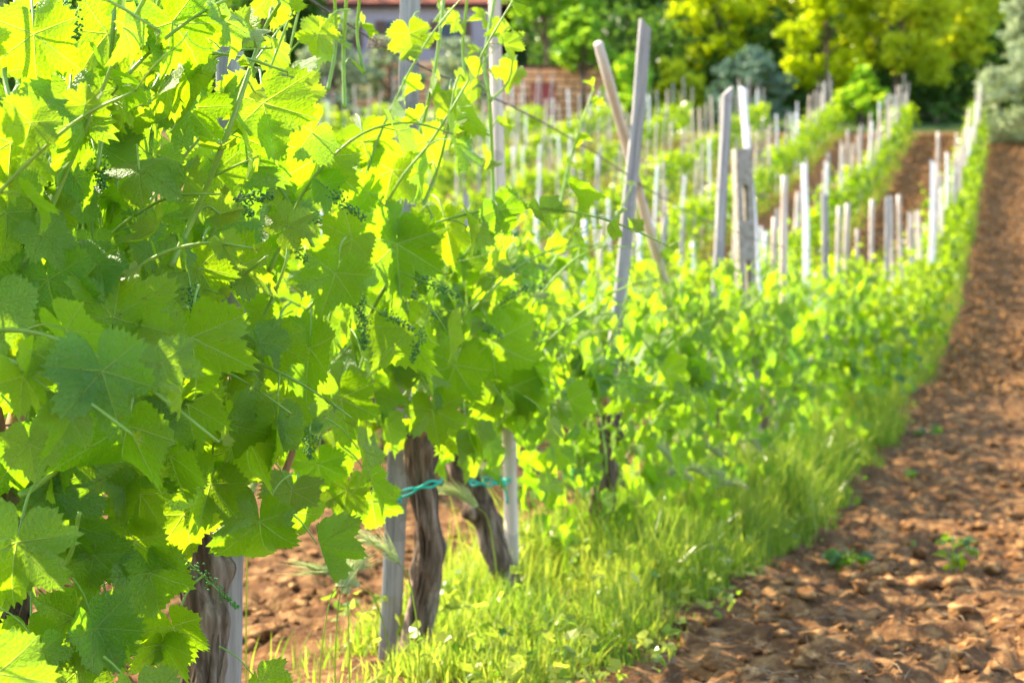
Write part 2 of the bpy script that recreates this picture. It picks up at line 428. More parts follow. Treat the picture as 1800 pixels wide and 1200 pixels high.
def build_clods():
    bf = Buf(); v0, f0, v1, f1 = ico()
    n = 17000
    Y = 1.7 + (RNG.random(n) ** 1.7) * 26
    s = RNG.uniform(-0.62, 0.50, n); X = s * (Y * 0.9 + 1.0)
    d, k = rowdist(X, Y)
    keep = (np.abs(d) > 0.42 + 0.25 * RNG.random(n)); X, Y = X[keep], Y[keep]
    r = 0.006 + 0.026 * RNG.random(len(X)) ** 3.6
    big = RNG.random(len(X)) < 0.05; r[big] *= 1.5
    Z = terrain(X, Y)
    for q in range(len(X)):
        vv, ff = (v1, f1) if Y[q] < 14 else (v0, f0)
        o = RNG.uniform(0, 50, 3)
        disp = 1 + 0.60 * vnoise(vv * 2.2 + o, 3) + 0.45 * vnoise(vv * 5.3 + o, 4)
        sc = np.array([RNG.uniform(.8, 1.4), RNG.uniform(.8, 1.4), RNG.uniform(.55, .85)]) * r[q]
        bf.add(vv * disp[:, None] * sc + np.array([X[q], Y[q], Z[q] + r[q] * 0.1]), ff)
    # coarser clods farther up the two tilled lanes beside the nearest row
    n = 9000; Y = 14 + RNG.random(n) ** 1.3 * 39; v = RNG.choice([RNG.uniform(.5, 2.9), 1.0], n) * 0 + RNG.uniform(-2.1, 2.6, n); X = row_x(0, Y) + v / RC; d, k = rowdist(X, Y)
    keep = (np.abs(d) > .5) | (v > .6); X, Y = X[keep], Y[keep]; Z = terrain(X, Y)
    for q in range(len(X)):
        r_ = RNG.uniform(.02, .045) * (1 + Y[q] / 90); o = RNG.uniform(0, 50, 3)
        bf.add(v0 * (1 + .5 * vnoise(v0 * 2 + o, 3))[:, None] * [r_ * 1.2, r_ * 1.2, r_ * .75] + np.array([X[q], Y[q], Z[q] + r_ * .15]), f0)
    o = link('soil_clods', bf.mesh('soil_clods', True, False), M['clod'])
    props(o, 'orange brown clods of tilled earth scattered between the rows', 'soil clods', kind='stuff')
build_clods()

# ------------------------------------------------------------------ vine leaves
_ctrl_a = np.array([0, 13, 28, 42, 54, 68, 84, 98, 110, 126, 142, 156, 167, 174, 179]) * 1.0
def leaf_outline(na, rs, deep=0.0, teeth=True):
    r0 = np.array([1.05, .88, .77 - deep, .82, .92, .83, .74 - deep * .8, .76, .82, .74, .70, .66, .56, .36, .05])
    r0 = r0 * (1 + rs.normal(0, 0.04, len(r0)))
    th = np.linspace(-178.5, 178.5, na)
    asym = 1 + 0.06 * rs.normal() * np.sign(th)
    r = np.interp(np.abs(th), _ctrl_a, r0) * asym
    if teeth:
        idx = np.arange(na) - na // 2
        pat = np.where(idx % 3 == 0, 0.075, np.where(idx % 3 == 1, -0.04, 0.0))
        pat = pat * (0.45 + 1.1 * rs.random(na)) * np.clip((176 - np.abs(th)) / 30, 0, 1)
        r = r * (1 + pat)
    return np.radians(th), r
def leaf_proto(na, rings, seed, teeth=True):
    rs = np.random.default_rng(seed)
    th, r = leaf_outline(na, rs, rs.uniform(-0.04, 0.22), teeth)
    rr = np.array(rings)
    rim = np.interp(np.abs(np.degrees(th)), _ctrl_a, [1.0, .84, .72, .80, .90, .80, .68, .72, .78, .70, .66, .60, .46, .26, .05])
    P = [np.zeros((1, 2))]
    for q in rr:
        rad = q * (rim * (1 - q ** 3) + r * q ** 3)
        P.append(np.stack([rad * np.cos(th), rad * np.sin(th)], -1))
    P = np.vstack(P); x, y = P[:, 0], P[:, 1]; R = np.hypot(x, y); A = np.arctan2(y, x)
    fold = rs.uniform(-0.15, 0.60); dome = rs.uniform(-0.15, 0.45); curl = rs.uniform(-0.2, 0.8); ph = rs.uniform(0, 6.28)
    z = fold * np.sqrt(y ** 2 + 0.004) - dome * R ** 2 - curl * np.clip(x - 0.25, 0, None) ** 2
    z += rs.uniform(0.04, 0.14) * np.sin(3 * A + ph) * R ** 2 + rs.uniform(0.03, 0.07) * np.sin(7 * A + ph * 2) * R ** 3
    am = np.abs(np.degrees(A)); near = np.minimum(np.minimum(np.abs(am), np.abs(am - 54)), np.abs(am - 108)) / 27.0
    z += 0.055 * np.clip(near, 0, 1) * R                      # quilted between the main veins
    z += 0.07 * rs.normal() * x * y * 2 - rs.uniform(0, .5) * np.clip(np.abs(y) - 0.5, 0, None) ** 2
    V = np.stack([x, y, z], -1)
    nr = len(rr); F = []
    j = np.arange(na - 1)
    tri = np.stack([np.zeros_like(j), 1 + j, 2 + j], -1)
    quads = [np.stack([1 + k * na + j, 1 + (k + 1) * na + j, 2 + (k + 1) * na + j, 2 + k * na + j], -1) for k in range(nr - 1)]
    Q = np.vstack(quads) if quads else np.zeros((0, 4), int)
    return V, tri, Q, P
L_HI = [leaf_proto(121, (0.3, 0.58, 0.82, 1.0), 100 + i) for i in range(14)]
L_MID = [leaf_proto(37, (0.5, 1.0), 200 + i) for i in range(8)]
L_LOW = [leaf_proto(13, (1.0,), 300 + i, False) for i in range(5)]
L_FAR = [leaf_proto(7, (1.0,), 400 + i, False) for i in range(4)]

def add_leaves(buf, protos, O, TIP, NRM, S, A, rs):
    """O origins, TIP tip directions, NRM upper-side normals, S sizes, A 0..1 age colour"""
    if not len(O): return
    O, TIP, NRM, S, A = map(np.asarray, (O, TIP, NRM, S, A))
    X = unit(TIP); Z = unit(NRM - X * (NRM * X).sum(-1, keepdims=True)); Yv = np.cross(Z, X)
    pick = rs.integers(0, len(protos), len(O))
    for p in range(len(protos)):
        m = pick == p
        if not m.any(): continue
        V, tri, Q, uv = protos[p]
        k = m.sum(); nv = len(V)
        wsc = rs.uniform(0.9, 1.12, (k, 1, 1)); fl = rs.uniform(0.5, 1.9, (k, 1, 1))
        W = (O[m][:, None] + S[m][:, None, None] * (V[None, :, 0:1] * X[m][:, None] + wsc * V[None, :, 1:2] * Yv[m][:, None] + fl * V[None, :, 2:3] * Z[m][:, None]))
        off = (np.arange(k) * nv)[:, None, None]
        faces = [(tri[None] + off).reshape(-1, 3)]
        if len(Q): faces.append((Q[None] + off).reshape(-1, 4))
        U = np.tile(uv, (k, 1)) + 2.0
        buf.add(W.reshape(-1, 3), faces, U, np.repeat(np.clip(A[m], 0, 1), nv))

# ------------------------------------------------------------------ vines (local frame: x along the row, -y towards the path, z up)
LV = {'hi': (L_HI, True), 'mid': (L_MID, True), 'low': (L_LOW, False), 'far': (L_FAR, False)}
def gen_shoot(rs, base, lean, height, droop, step=0.068):
    P = [np.array(base, float)]; d = unit(np.array([rs.normal(0, .22), lean, 1.0]))
    n = int(height / step); side = 1
    for i in range(n):
        f = i / max(n - 1, 1)
        d = unit(d + np.array([rs.normal(0, .07) + side * .05, rs.normal(0, .07) + lean * droop * f * 0.35, -droop * f * 0.36 + 0.02]))
        side = -side
        P.append(P[-1] + d * step)
    return np.array(P)
def leafify(rs, P, out, size=0.088, skip=1, side=None):
    """leaves with petioles on the nodes of shoot P; appends to out = dict(O,T,N,S,A,pet)"""
    n = len(P)
    for i in range(skip, n):
        f = i / (n - 1); 
        s = size * (1.0 - 0.10 * (1 - f)) * (1.0 if f < .62 else max(0.22, 1 - (f - .62) / .38 * .85)) * rs.uniform(.5, 1.15)
        t = unit(P[i] - P[i - 1])
        sd = 1 if (i % 2) else -1
        q = unit(np.cross(t, [rs.normal(0, .6), 1, 0]) * sd + np.array([0, rs.choice([-1, 1]) * rs.uniform(.2, 1.1), 0]))
        pd = unit(q + t * .45 + np.array([0, 0, .15]))
        L = s * rs.uniform(.65, 1.05)
        e = P[i] + pd * L + np.array([0, 0, -0.1 * L])
        oy = np.sign(e[1] - 0.0) if abs(e[1]) > .04 else rs.choice([-1, 1])
        nr = unit(np.array([rs.normal(0, .5), oy * rs.uniform(.25, 1.1), rs.uniform(.15, 1.0)]) + rs.normal(0, .25, 3))
        tp = unit(pd * .55 + np.array([rs.normal(0, .38), 0, -1.0 if f < .8 else .3]))
        out['O'].append(e); out['T'].append(tp); out['N'].append(nr); out['S'].append(s)
        out['A'].append(np.clip(.22 + .70 * max(0, (f - .35) / .65) + rs.normal(0, .16), 0, 1))
        out['pet'].append((P[i], e, s))
def new_out(): return dict(O=[], T=[], N=[], S=[], A=[], pet=[])

def trunk_mesh(rs, height=0.5, r=0.034, lean=(0, 0), sides=40, rings=70, kink=0.03):
    bf = Buf(); n = rings
    z = np.linspace(-0.06, height, n); f = np.clip(z / height, 0, 1)
    px, py = rs.uniform(0, 6, 2)
    P = np.stack([lean[0] * (f ** 1.2) + kink * np.sin(f * 4.2 + px) * f * (1 - f) * 2, lean[1] * f + kink * np.sin(f * 5 + py) * f * (1 - f) * 2, z], -1)
    R = r * (1.18 - .32 * f + .45 * np.exp(-((f - 0.94) / .09) ** 2) + .25 * np.exp(-(f / .08) ** 2))
    o = rs.uniform(0, 90)
    kn = [(rs.uniform(.1, .95) * n, rs.uniform(0, 6.28), rs.uniform(.25, .6)) for _ in range(7)]   # knots
    def rf(i, th, P_):
        A = th[None] + i[:, None] * 1.6 / n
        q = np.stack([np.cos(A) * 2.6 + o, np.sin(A) * 2.6, np.broadcast_to(i[:, None] * 3.4 / n, A.shape)], -1)
        q2 = np.stack([np.cos(A) * 6.5 + o, np.sin(A) * 6.5, np.broadcast_to(i[:, None] * 5.4 / n, A.shape)], -1)
        q3 = np.stack([np.cos(A) * 1.2 + o, np.sin(A) * 1.2, np.broadcast_to(i[:, None] * 9.0 / n, A.shape)], -1)
        bump_ = sum(a_ * np.exp(-((i[:, None] - c_) / (n * .05)) ** 2) * np.clip(np.cos(th[None] - t_), 0, 1) ** 3 for c_, t_, a_ in kn)
        return 1 + bump_ + .24 * vnoise(q, 5) + .20 * (1 - 2 * np.abs(vnoise(q2, 6))) + .26 * vnoise(q3, 7)
    tube(bf, P, R, sides, rf)
    if sides > 20:                                           # loose strips of peeling bark
        for _ in range(26):
            a = rs.uniform(0, 6.28); i0 = rs.integers(2, n - 26); i1 = i0 + rs.integers(12, 24); ii = np.arange(i0, i1); aa = a + (ii - i0) * .02 + rs.normal(0, .03, len(ii)).cumsum() * .3
            rr_ = R[ii] * (1.10 + .22 * np.abs(np.linspace(-1, 1, len(ii))) ** 3)
            Q = P[ii] + np.stack([np.cos(aa) * rr_, np.sin(aa) * rr_, 0 * aa], -1); tube(bf, Q, .0028 * np.sin(np.linspace(.3, 2.9, len(ii))), 5)
    # old pruning stubs round the head
    for _ in range(4):
        a = rs.uniform(0, 6.28); b0 = P[-3] + 0; d = np.array([math.cos(a), math.sin(a), rs.uniform(.2, 1)]) * rs.uniform(.04, .08)
        tube(bf, [b0, b0 + d * .6, b0 + d], [r * .6, r * .45, r * .33], 9)
    return bf.mesh('trunk', True, True), P[-1]

def arms_mesh(rs, head, half=0.42):
    bf = Buf(); tips = []
    for sd in (-1, 1):
        p = [head + [0, 0, -.02], head + [sd * .08, rs.normal(0, .012), .07], head + [sd * half * .6, rs.normal(0, .02), .09 + rs.normal(0, .012)], head + [sd * half, rs.normal(0, .02), .06]]
        S = spline(p, 20); tube(bf, S, np.linspace(.013, .006, 20) * (1 + .15 * rs.normal(size=20)), 7)
        tips.append(S)
    return bf, tips

def curl(rs, p0, d, L=0.12, turns=1.2):
    n = 26; u = np.linspace(0, 1, n); d = unit(np.array(d, float)); s = unit(np.cross(d, rs.normal(size=3))); t = np.cross(d, s)
    rad = 0.012 * np.clip((u - .5) * 2, 0, 1); ang = turns * 6.28 * np.clip((u - .5) * 2, 0, 1) ** 1.3
    base = p0 + d * (L * np.minimum(u, .72))[:, None] + np.outer(0.25 * L * u ** 2, s)
    return base + (rad * np.cos(ang))[:, None] * s + (rad * np.sin(ang))[:, None] * t
def cluster_mesh(rs, p0, d, L=0.07):
    """unopened flower cluster: a stalk carrying little bunches of round buds"""
    bf = Buf(); v0, f0, v1, f1 = ico(); d = unit(np.array(d, float))
    for b in range(9):
        f = b / 8; c = p0 + d * L * f
        spread = .011 * (1 - .55 * f)
        for _ in range(11):
            q = c + rs.normal(0, spread * .5, 3) + unit(rs.normal(size=3)) * spread * .5
            bf.add(v0 * .0019 + q, f0)
    st = Buf(); tube(st, [p0 - d * .035, p0, p0 + d * L], [.0014, .0012, .0006], 5)
    return bf, st

def build_vine(rs, lod, root, shoots=9, size=0.066, filler=60, canopy=(0.38, 1.12), with_parts=True, trunk=None, hang=2, heads=0.5, extra=None, thick=.15, half=.44, tall=0.25, skirt=0, low=(.14, .55), skx=1.0, clusters=0, tendrils=0):
    protos, detail = LV[lod]
    me, head = trunk_mesh(rs, **(trunk or {}))
    if lod in ('low', 'far'): me, head = trunk_mesh(rs, sides=8, rings=8, **(trunk or {}))
    link('trunk', me, M['bark'], root)
    ab, arms = arms_mesh(rs, head, half)
    link('arm', ab.mesh('arm'), M['cane'], root)
    out = new_out(); stems = []
    for i in range(shoots):
        arm = arms[i % 2]; base = arm[int(rs.uniform(.15, 1) * 19)]
        lean = rs.normal(0, .38); h = canopy[1] - base[2] + rs.normal(0, .07)
        if rs.random() < tall: h += rs.uniform(.15, .38)
        P = gen_shoot(rs, base, lean, max(h, .25), rs.uniform(.0, .9)); stems.append(P)
        leafify(rs, P, out, size)
    for i in range(hang):                                   # side shoots that hang towards the path and behind
        arm = arms[i % 2]; base = arm[int(rs.uniform(.2, .95) * 19)]
        sg = -1 if i % 2 == 0 else 1
        P = gen_shoot(rs, base, sg * 1.5, rs.uniform(.35, .5), 2.6); stems.append(P)
        leafify(rs, P, out, size)
    zc0, zc1 = canopy
    if lod in ('hi', 'mid'):
        for P0 in range(filler // 6):                        # lateral shoots filling the inside of the hedge
            b = np.array([rs.uniform(-half, half), rs.normal(0, thick * .6), rs.uniform(zc0 + .1, zc1 - .22)])
            P = gen_shoot(rs, b, rs.normal(0, .8), rs.uniform(.25, .42), rs.uniform(.2, 1.6)); stems.append(P)
            leafify(rs, P, out, size * .85, 1)
    else:
        for _ in range(filler):
            e = np.array([rs.uniform(-half, half), rs.normal(0, thick), rs.uniform(zc0, zc1)])
            oy = np.sign(e[1]) or 1
            out['O'].append(e); out['N'].append(unit(np.array([rs.normal(0, .5), oy * rs.uniform(.2, 1), rs.uniform(.1, 1)]) + rs.normal(0, .3, 3)))
            out['T'].append(unit(np.array([rs.normal(0, .5), oy * .4, -1.0]))); out['S'].append(size * rs.uniform(.6, 1.1))
            out['A'].append(np.clip(.15 + .5 * (e[2] - zc0) / (zc1 - zc0) + rs.normal(0, .18), 0, 1))
    for _ in range(skirt):                                  # leaves of the lowest spurs hanging below the arms
        x_ = rs.uniform(-half, half * skx); y_ = rs.normal(0, thick); e = np.array([x_, y_, rs.uniform(*low)]); s_ = size * rs.uniform(.5, 1.05)
        out['O'].append(e); out['N'].append(unit(np.array([rs.normal(0, .5), np.sign(y_) * rs.uniform(.2, 1), rs.uniform(.1, .9)]))); out['T'].append(unit(np.array([rs.normal(0, .5), np.sign(y_) * .3, -1.0])))
        out['S'].append(s_); out['A'].append(np.clip(rs.normal(.35, .2), 0, 1)); out['pet'].append((e + np.array([rs.normal(0, .02), -np.sign(y_) * .05, .05]), e, s_))
    fb = Buf(); add_leaves(fb, protos, out['O'], out['T'], out['N'], out['S'], out['A'], rs)
    fol = link('foliage', fb.mesh('foliage'), M['leaf'] if detail else M['leaf_far'], root)
    if lod in ('hi', 'mid'):
        pb = Buf()
        for a, e, s in out['pet']:
            m_ = (a + e) / 2 + [0, 0, .12 * np.linalg.norm(e - a)]
            tube(pb, spline([a, m_, e], 5), np.array([.0019, .0016, .0014, .0013, .0012]) * (s / .08 * .6 + .4), 5, cap=False)
        link('leaf_stalks', pb.mesh('leaf_stalks'), M['shoot'], root)['kind'] = 'stuff'
        if lod == 'hi':
            for P in stems:
                sb = Buf(); n = len(P)
                Q = spline(P, n * 3); R = np.linspace(.0032, .0013, len(Q)) * (1 + .18 * (np.arange(len(Q)) % 3 == 0)); tube(sb, Q, R, 8)
                link('shoot', sb.mesh('shoot'), M['shoot'], root)
        else:
            sb = Buf()
            for P in stems: tube(sb, P, np.linspace(.004, .0015, len(P)), 5)
            link('shoots', sb.mesh('shoots'), M['shoot'], root)['kind'] = 'stuff'
    nd = [P for P in stems if len(P) > 6]
    for c in range(clusters):
        P = nd[rs.integers(len(nd))]; b = P[rs.integers(2, 5)]
        if rs.random() < .7: b = b * [1, 0, 1] + [0, -abs(b[1]) - .05, 0]
        add_cluster(rs, root, b, [rs.normal(0, .5), -1, rs.normal(-.3, .5)])
    for c in range(tendrils):
        P = nd[rs.integers(len(nd))]; b = P[rs.integers(4, len(P))]
        tb = Buf(); tube(tb, curl(rs, b, [rs.normal(0, .6), -.8, rs.uniform(-.2, 1)], rs.uniform(.08, .16), rs.uniform(.6, 1.8)), np.linspace(.0011, .0005, 26), 5)
        link('tendril', tb.mesh('tendril'), M['shoot'], root)
    return out, head
def add_cluster(rs, root, b, d, L=None):
    bb, st = cluster_mesh(rs, np.array(b, float), d, L or rs.uniform(.05, .08))
    o = link('flower_cluster', bb.mesh('flower_cluster', True, False), M['bud'], root)
    link('stalk', st.mesh('stalk'), M['shoot'], o)

def vine_root(k, Y, dv=0.0):
    x, y = row_x(k, Y) + OUT[0] * dv, Y + OUT[1] * dv
    return empty('grapevine', (x, y, T(x, y)), ROT)
def to_local(root, p):
    c, s = math.cos(-ROT), math.sin(-ROT); d = np.asarray(p, float) - np.array(root.location)
    return np.array([d[0] * c - d[1] * s, d[0] * s + d[1] * c, d[2]])
def vec_local(v):
    c, s = math.cos(-ROT), math.sin(-ROT); return np.array([v[0] * c - v[1] * s, v[0] * s + v[1] * c, v[2]])

# --- the nearest vines of the row beside the path, each built by itself
near = [  # Y, lod, label, options
 (1.86, 'hi', 'nearest grapevine at the left edge, large sharp leaves hiding most of its trunk', dict(shoots=17, filler=130, skirt=105, low=(.0, .6), skx=.5, hang=4, trunk=dict(height=.52, r=.036, lean=(0, 0)), clusters=3, tendrils=6, canopy=(.20, 1.20), thick=.17)),
 (2.27, 'hi', 'leafy grapevine with thick dark trunk tied against a wide grey stake', dict(shoots=16, filler=120, skirt=45, low=(.36, .66), hang=4, trunk=dict(height=.50, r=.026, lean=(.03, .0), kink=.05), clusters=4, tendrils=6, canopy=(.40, 1.18), thick=.17)),
 (3.16, 'hi', 'grapevine whose upright shaggy trunk is bound to a grey board by a bright green tie', dict(shoots=15, filler=145, skirt=30, low=(.50, .66), hang=0, trunk=dict(height=.50, r=.024, lean=(.035, 0), kink=.04), clusters=5, tendrils=7, canopy=(.52, 1.06))),
 (3.84, 'hi', 'grapevine with pale gnarled trunk leaning to the left above the grass', dict(shoots=14, filler=135, skirt=40, low=(.34, .62), hang=2, trunk=dict(height=.46, r=.027, lean=(-.02, .20), kink=.03), clusters=2, tendrils=4, tall=.12, canopy=(.46, 1.06))),
 (4.62, 'mid', 'slightly blurred grapevine just behind the leaning trunk, before the crossed stakes', dict(shoots=13, filler=100, tall=.05, skirt=70, hang=5, trunk=dict(height=.5, r=.03), canopy=(.16, 1.00))),
 (5.42, 'mid', 'grapevine growing below the crossed board and pole', dict(shoots=13, filler=90, tall=.05, skirt=70, hang=5, trunk=dict(height=.5, r=.03), size=.074, canopy=(.16, 1.16))),
 (6.28, 'mid', 'grapevine just nearer than the concrete post, wild barley at its foot', dict(shoots=13, filler=90, tall=.05, skirt=70, hang=5, trunk=dict(height=.5, r=.03), size=.074, canopy=(.16, 1.16))),
 (7.60, 'mid', 'dark trunked grapevine touching the far side of the concrete post', dict(shoots=14, filler=90, skirt=40, low=(.3, .6), hang=3, trunk=dict(height=.5, r=.036), size=.076, canopy=(.18, 1.26), half=.6)),
 (8.70, 'mid', 'grapevine just past the concrete post, bright grass beside its trunk', dict(shoots=14, filler=90, skirt=70, hang=5, trunk=dict(height=.5, r=.032), size=.076, canopy=(.2, 1.26), half=.55)),
 (9.80, 'mid', 'second grapevine past the concrete post, slim dark trunk showing', dict(shoots=14, filler=90, skirt=70, hang=5, trunk=dict(height=.5, r=.030), size=.076, canopy=(.2, 1.26), half=.55)),
]
roots = []
for i, (Y, lod, lab, kw) in enumerate(near):
    rs = np.random.default_rng(500 + i)
    r = vine_root(0, Y); props(r, lab, 'grapevine', 'grapevines in the row beside the path')
    build_vine(rs, lod, r, **kw); roots.append(r)

# --- leaves, shoots and buds placed where the photograph shows them, each on its own vine at its own depth
rs = np.random.default_rng(77)
hero = [
 (262, 1005, 1.85, 10, 120, .35, .1, .1), (165, 975, 1.82, -12, 110, .30, .1, .2), (88, 860, 1.76, 8, 125, .20, .1, .1), (248, 868, 1.86, -8, 110, .45, .1, .1), (55, 1120, 1.70, 5, 120, .45, .1, .1),
 (285, 1130, 1.95, -12, 90, .50, .1, .2), (190, 1120, 1.80, 12, 100, .30, .1, .1), (300, 800, 1.95, 14, 120, .30, .1, .2), (370, 850, 2.05, -15, 110, .45, .1, .2), (110, 780, 1.75, -10, 115, .12, .2, .1),
 (330, 710, 1.9, 8, 120, .40, .2, .1), (520, 900, 2.3, 12, 85, .2, .1, .1), (400, 690, 2.1, -8, 105, .5, .1, .1), (610, 860, 2.5, -10, 85, .5, .1, .2), (480, 600, 2.15, 5, 100, .6, .3, .1),
 # junction x, y, depth, tip angle on screen (0 down, + to the right), length px, age, tilt up, sideways
 (225, 745, 1.72, -18, 165, .12, .1, .05), (85, 492, 1.72, 12, 135, .10, .15, -.2), (335, 592, 1.78, 5, 170, .45, .35, .3), (122, 186, 1.72, 0, 125, .42, .0, .0),
 (302, 40, 1.80, 35, 130, .15, .2, .1), (245, 300, 1.80, 115, 120, .65, .5, .2), (200, 560, 1.74, 175, 150, .45, -.2, .3), (30, 952, 1.62, -10, 160, .40, .1, .0),
 (120, 920, 1.80, 18, 110, .15, .1, .2), (457, 915, 2.10, 2, 125, .22, .0, .0), (438, 770, 2.12, -8, 150, .45, .1, .1), (130, 1085, 1.75, -15, 125, .40, .0, .2),
 (305, 1100, 1.95, 15, 110, .45, .2, .1), (322, 905, 2.05, 20, 105, .80, .0, .3), (697, 428, 2.55, 2, 135, .25, .05, .0), (545, 612, 2.25, -5, 120, .10, .3, .2),
 (725, 575, 2.60, 15, 110, .45, -.3, .2), (785, 395, 2.75, 10, 90, .95, .0, .2), (462, 182, 2.10, 15, 125, .60, .3, .3), (560, 275, 2.30, -10, 110, .45, .2, .4),
 (440, 275, 2.20, 5, 115, .02, .7, .0), (97, 372, 1.75, 10, 75, .70, .5, .2), (8, 640, 1.62, 10, 115, .65, .1, -.2), (655, 880, 2.75, 5, 85, .20, .1, .2),
 (560, 815, 2.45, 5, 85, .12, .1, .1), (350, 470, 1.95, 25, 105, .65, .2, .3), (420, 470, 2.05, 60, 100, .72, .3, .2), (505, 400, 2.15, 130, 75, .85, .2, .1),
 (590, 480, 2.3, -20, 100, .30, .1, .2), (620, 420, 2.45, -60, 90, .70, .2, .2), (30, 800, 1.75, 20, 120, .05, .2, .1), (235, 950, 1.85, 5, 120, .55, .0, .1),
 (60, 60, 1.70, 0, 130, .60, .1, .1), (190, 60, 1.78, -40, 115, .85, .2, .2), (330, 190, 1.95, 40, 110, .40, .5, .3), (380, 300, 2.1, 20, 90, .55, .3, .3),
 (20, 250, 1.65, -10, 140, .50, .0, .3), (265, 690, 1.9, 30, 110, .35, .2, .2), (600, 700, 2.4, 10, 110, .35, .1, .1), (500, 700, 2.3, -10, 95, .4, .1, .1),
 (865, 600, 3.25, 5, 130, .30, .1, .1), (800, 640, 3.0, -20, 110, .35, .1, .1), (900, 680, 3.4, 8, 110, .35, .1, .1), (760, 720, 2.9, 10, 85, .5, .1, .1), (845, 455, 3.2, 0, 110, .5, .2, .1), (820, 760, 3.1, 0, 75, .4, .1, .1),
 (640, 250, 2.7, 10, 85, .75, .2, .1), (690, 300, 2.8, -15, 90, .8, .1, .1), (750, 250, 2.8, 30, 70, .8, .1, .1), (530, 160, 2.3, 200, 60, .95, .1, .1), (560, 60, 2.4, -20, 60, .95, .1, .1),
 (720, 60, 2.8, 10, 60, .95, .3, .3), (420, 60, 2.05, 160, 70, .85, .1, .1), (905, 130, 3.2, -30, 40, .95, .1, .1), (790, 180, 2.8, 20, 50, .95, .1, .1)]
def host(px):
    x = np.array([20, 365, 735, 920]); return roots[int(np.argmin(np.abs(x - px)))]
hb = {}
view = np.array([0, -1, 0.05])
for (px, py, Y, ang, L, age, up, sidew) in hero:
    h = host(px); p = at(px, py, Y); a = math.radians(ang); s = .76 * L * Y / FPX
    away = rs.uniform(-.15, .35)
    tip = np.array([math.sin(a), away, -math.cos(a)])
    nr = unit(np.array([rs.choice([-1, 1]) * sidew + rs.normal(0, .1), -1, up + .25]))
    h_ = hb.setdefault(h.name, (h, new_out()))[1]
    h_['O'].append(to_local(h, p)); h_['T'].append(vec_local(tip)); h_['N'].append(vec_local(nr)); h_['S'].append(s); h_['A'].append(age)
    back = to_local(h, p + np.array([rs.normal(0, .03), .07, .04]) - unit(tip) * s * .25)
    h_['pet'].append((back, to_local(h, p), s))
hero_stems = [  # pixel path, depth, radii
 ([(300, 470), (345, 370), (400, 235), (440, 120), (466, 50), (492, 6)], 1.92, .0048, .0022), ([(170, 300), (188, 180), (198, 60), (204, -40)], 1.78, .0032, .0024),
 ([(690, 420), (735, 250), (765, 120), (782, -20)], 2.85, .0042, .0036), ([(868, 400), (866, 300), (860, 170), (852, 110), (872, -20)], 3.02, .0046, .0036),
 ([(862, 178), (895, 140), (903, 80), (908, 66)], 3.0, .0028, .0016), ([(738, 375), (768, 300), (785, 235), (800, 150)], 2.65, .0034, .0018), ([(606, 190), (604, 90), (610, -20)], 2.5, .0038, .0032),
 ([(576, 160), (590, 80), (588, -20)], 2.45, .0034, .0028), ([(640, 130), (628, 60), (634, -20)], 2.55, .0030, .0026), ([(824, 180), (814, 90), (822, -10)], 3.0, .004, .003),
 ([(400, 640), (455, 570), (500, 470), (505, 420)], 2.15, .0034, .0018), ([(355, 560), (410, 500), (470, 450)], 2.0, .003, .002), ([(35, 870), (70, 850), (140, 790)], 1.72, .0042, .0036), ([(190, 620), (250, 560), (330, 540)], 1.84, .0035, .003),
 ([(655, 640), (650, 560), (700, 470), (760, 380)], 2.6, .004, .003), ([(270, 160), (310, 80), (335, 20), (345, -10)], 1.9, .0042, .003), ([(975, 410), (1000, 290), (1022, 220), (1042, 160)], 4.0, .005, .0025), ([(1060, 440), (1075, 400), (1110, 330)], 4.5, .004, .002),
 ([(30, 0), (8, 120), (22, 200), (35, 300)], 1.7, .0032, .0026), ([(62, 1010), (118, 985), (140, 900)], 1.7, .003, .0024)]
for pts, Y, r0, r1 in hero_stems:
    h = host(pts[0][0]); n = 8 * len(pts)
    P = spline([to_local(h, at(x, y, Y + .02 * math.sin(i * 2.1))) for i, (x, y) in enumerate(pts)], n)
    sb = Buf(); tube(sb, P, np.linspace(r0, r1, n) * (1 + .15 * (np.arange(n) % 8 == 0)), 8)
    link('shoot', sb.mesh('shoot'), M['shoot'], h)
    o = hb.setdefault(h.name, (h, new_out()))[1]
    m = int(np.linalg.norm(P[-1] - P[0]) / .06)
    if Y > 2.3 or len(pts) >= 6:                             # young leaves along the free shoots
        for q in range(1, m + 1):
            b = P[min(int(q / m * n), n - 1)]; sd = 1 if q % 2 else -1
            pd = unit(np.array([sd * 1.0, rs.normal(0, .8), .35])); s = rs.uniform(.018, .038); e = b + pd * s * 1.1
            o['O'].append(e); o['T'].append(unit(pd + [0, 0, rs.uniform(-1, .3)])); o['N'].append(unit(rs.normal(0, .4, 3) + [0, -.7, .7])); o['S'].append(s); o['A'].append(rs.uniform(.7, 1)); o['pet'].append((b, e, s))
for nm, (h, o) in hb.items():
    fb = Buf(); add_leaves(fb, L_HI, o['O'], o['T'], o['N'], o['S'], o['A'], rs)
    link('foliage', fb.mesh('foliage'), M['leaf'], h)
    pb = Buf()
    for a, e, s in o['pet']: tube(pb, spline([a, (a + e) / 2 + [0, 0, .015], e], 8), np.linspace(.0019, .0014, 8), 6, cap=False)
    link('leaf_stalks', pb.mesh('leaf_stalks'), M['shoot'], h)['kind'] = 'stuff'
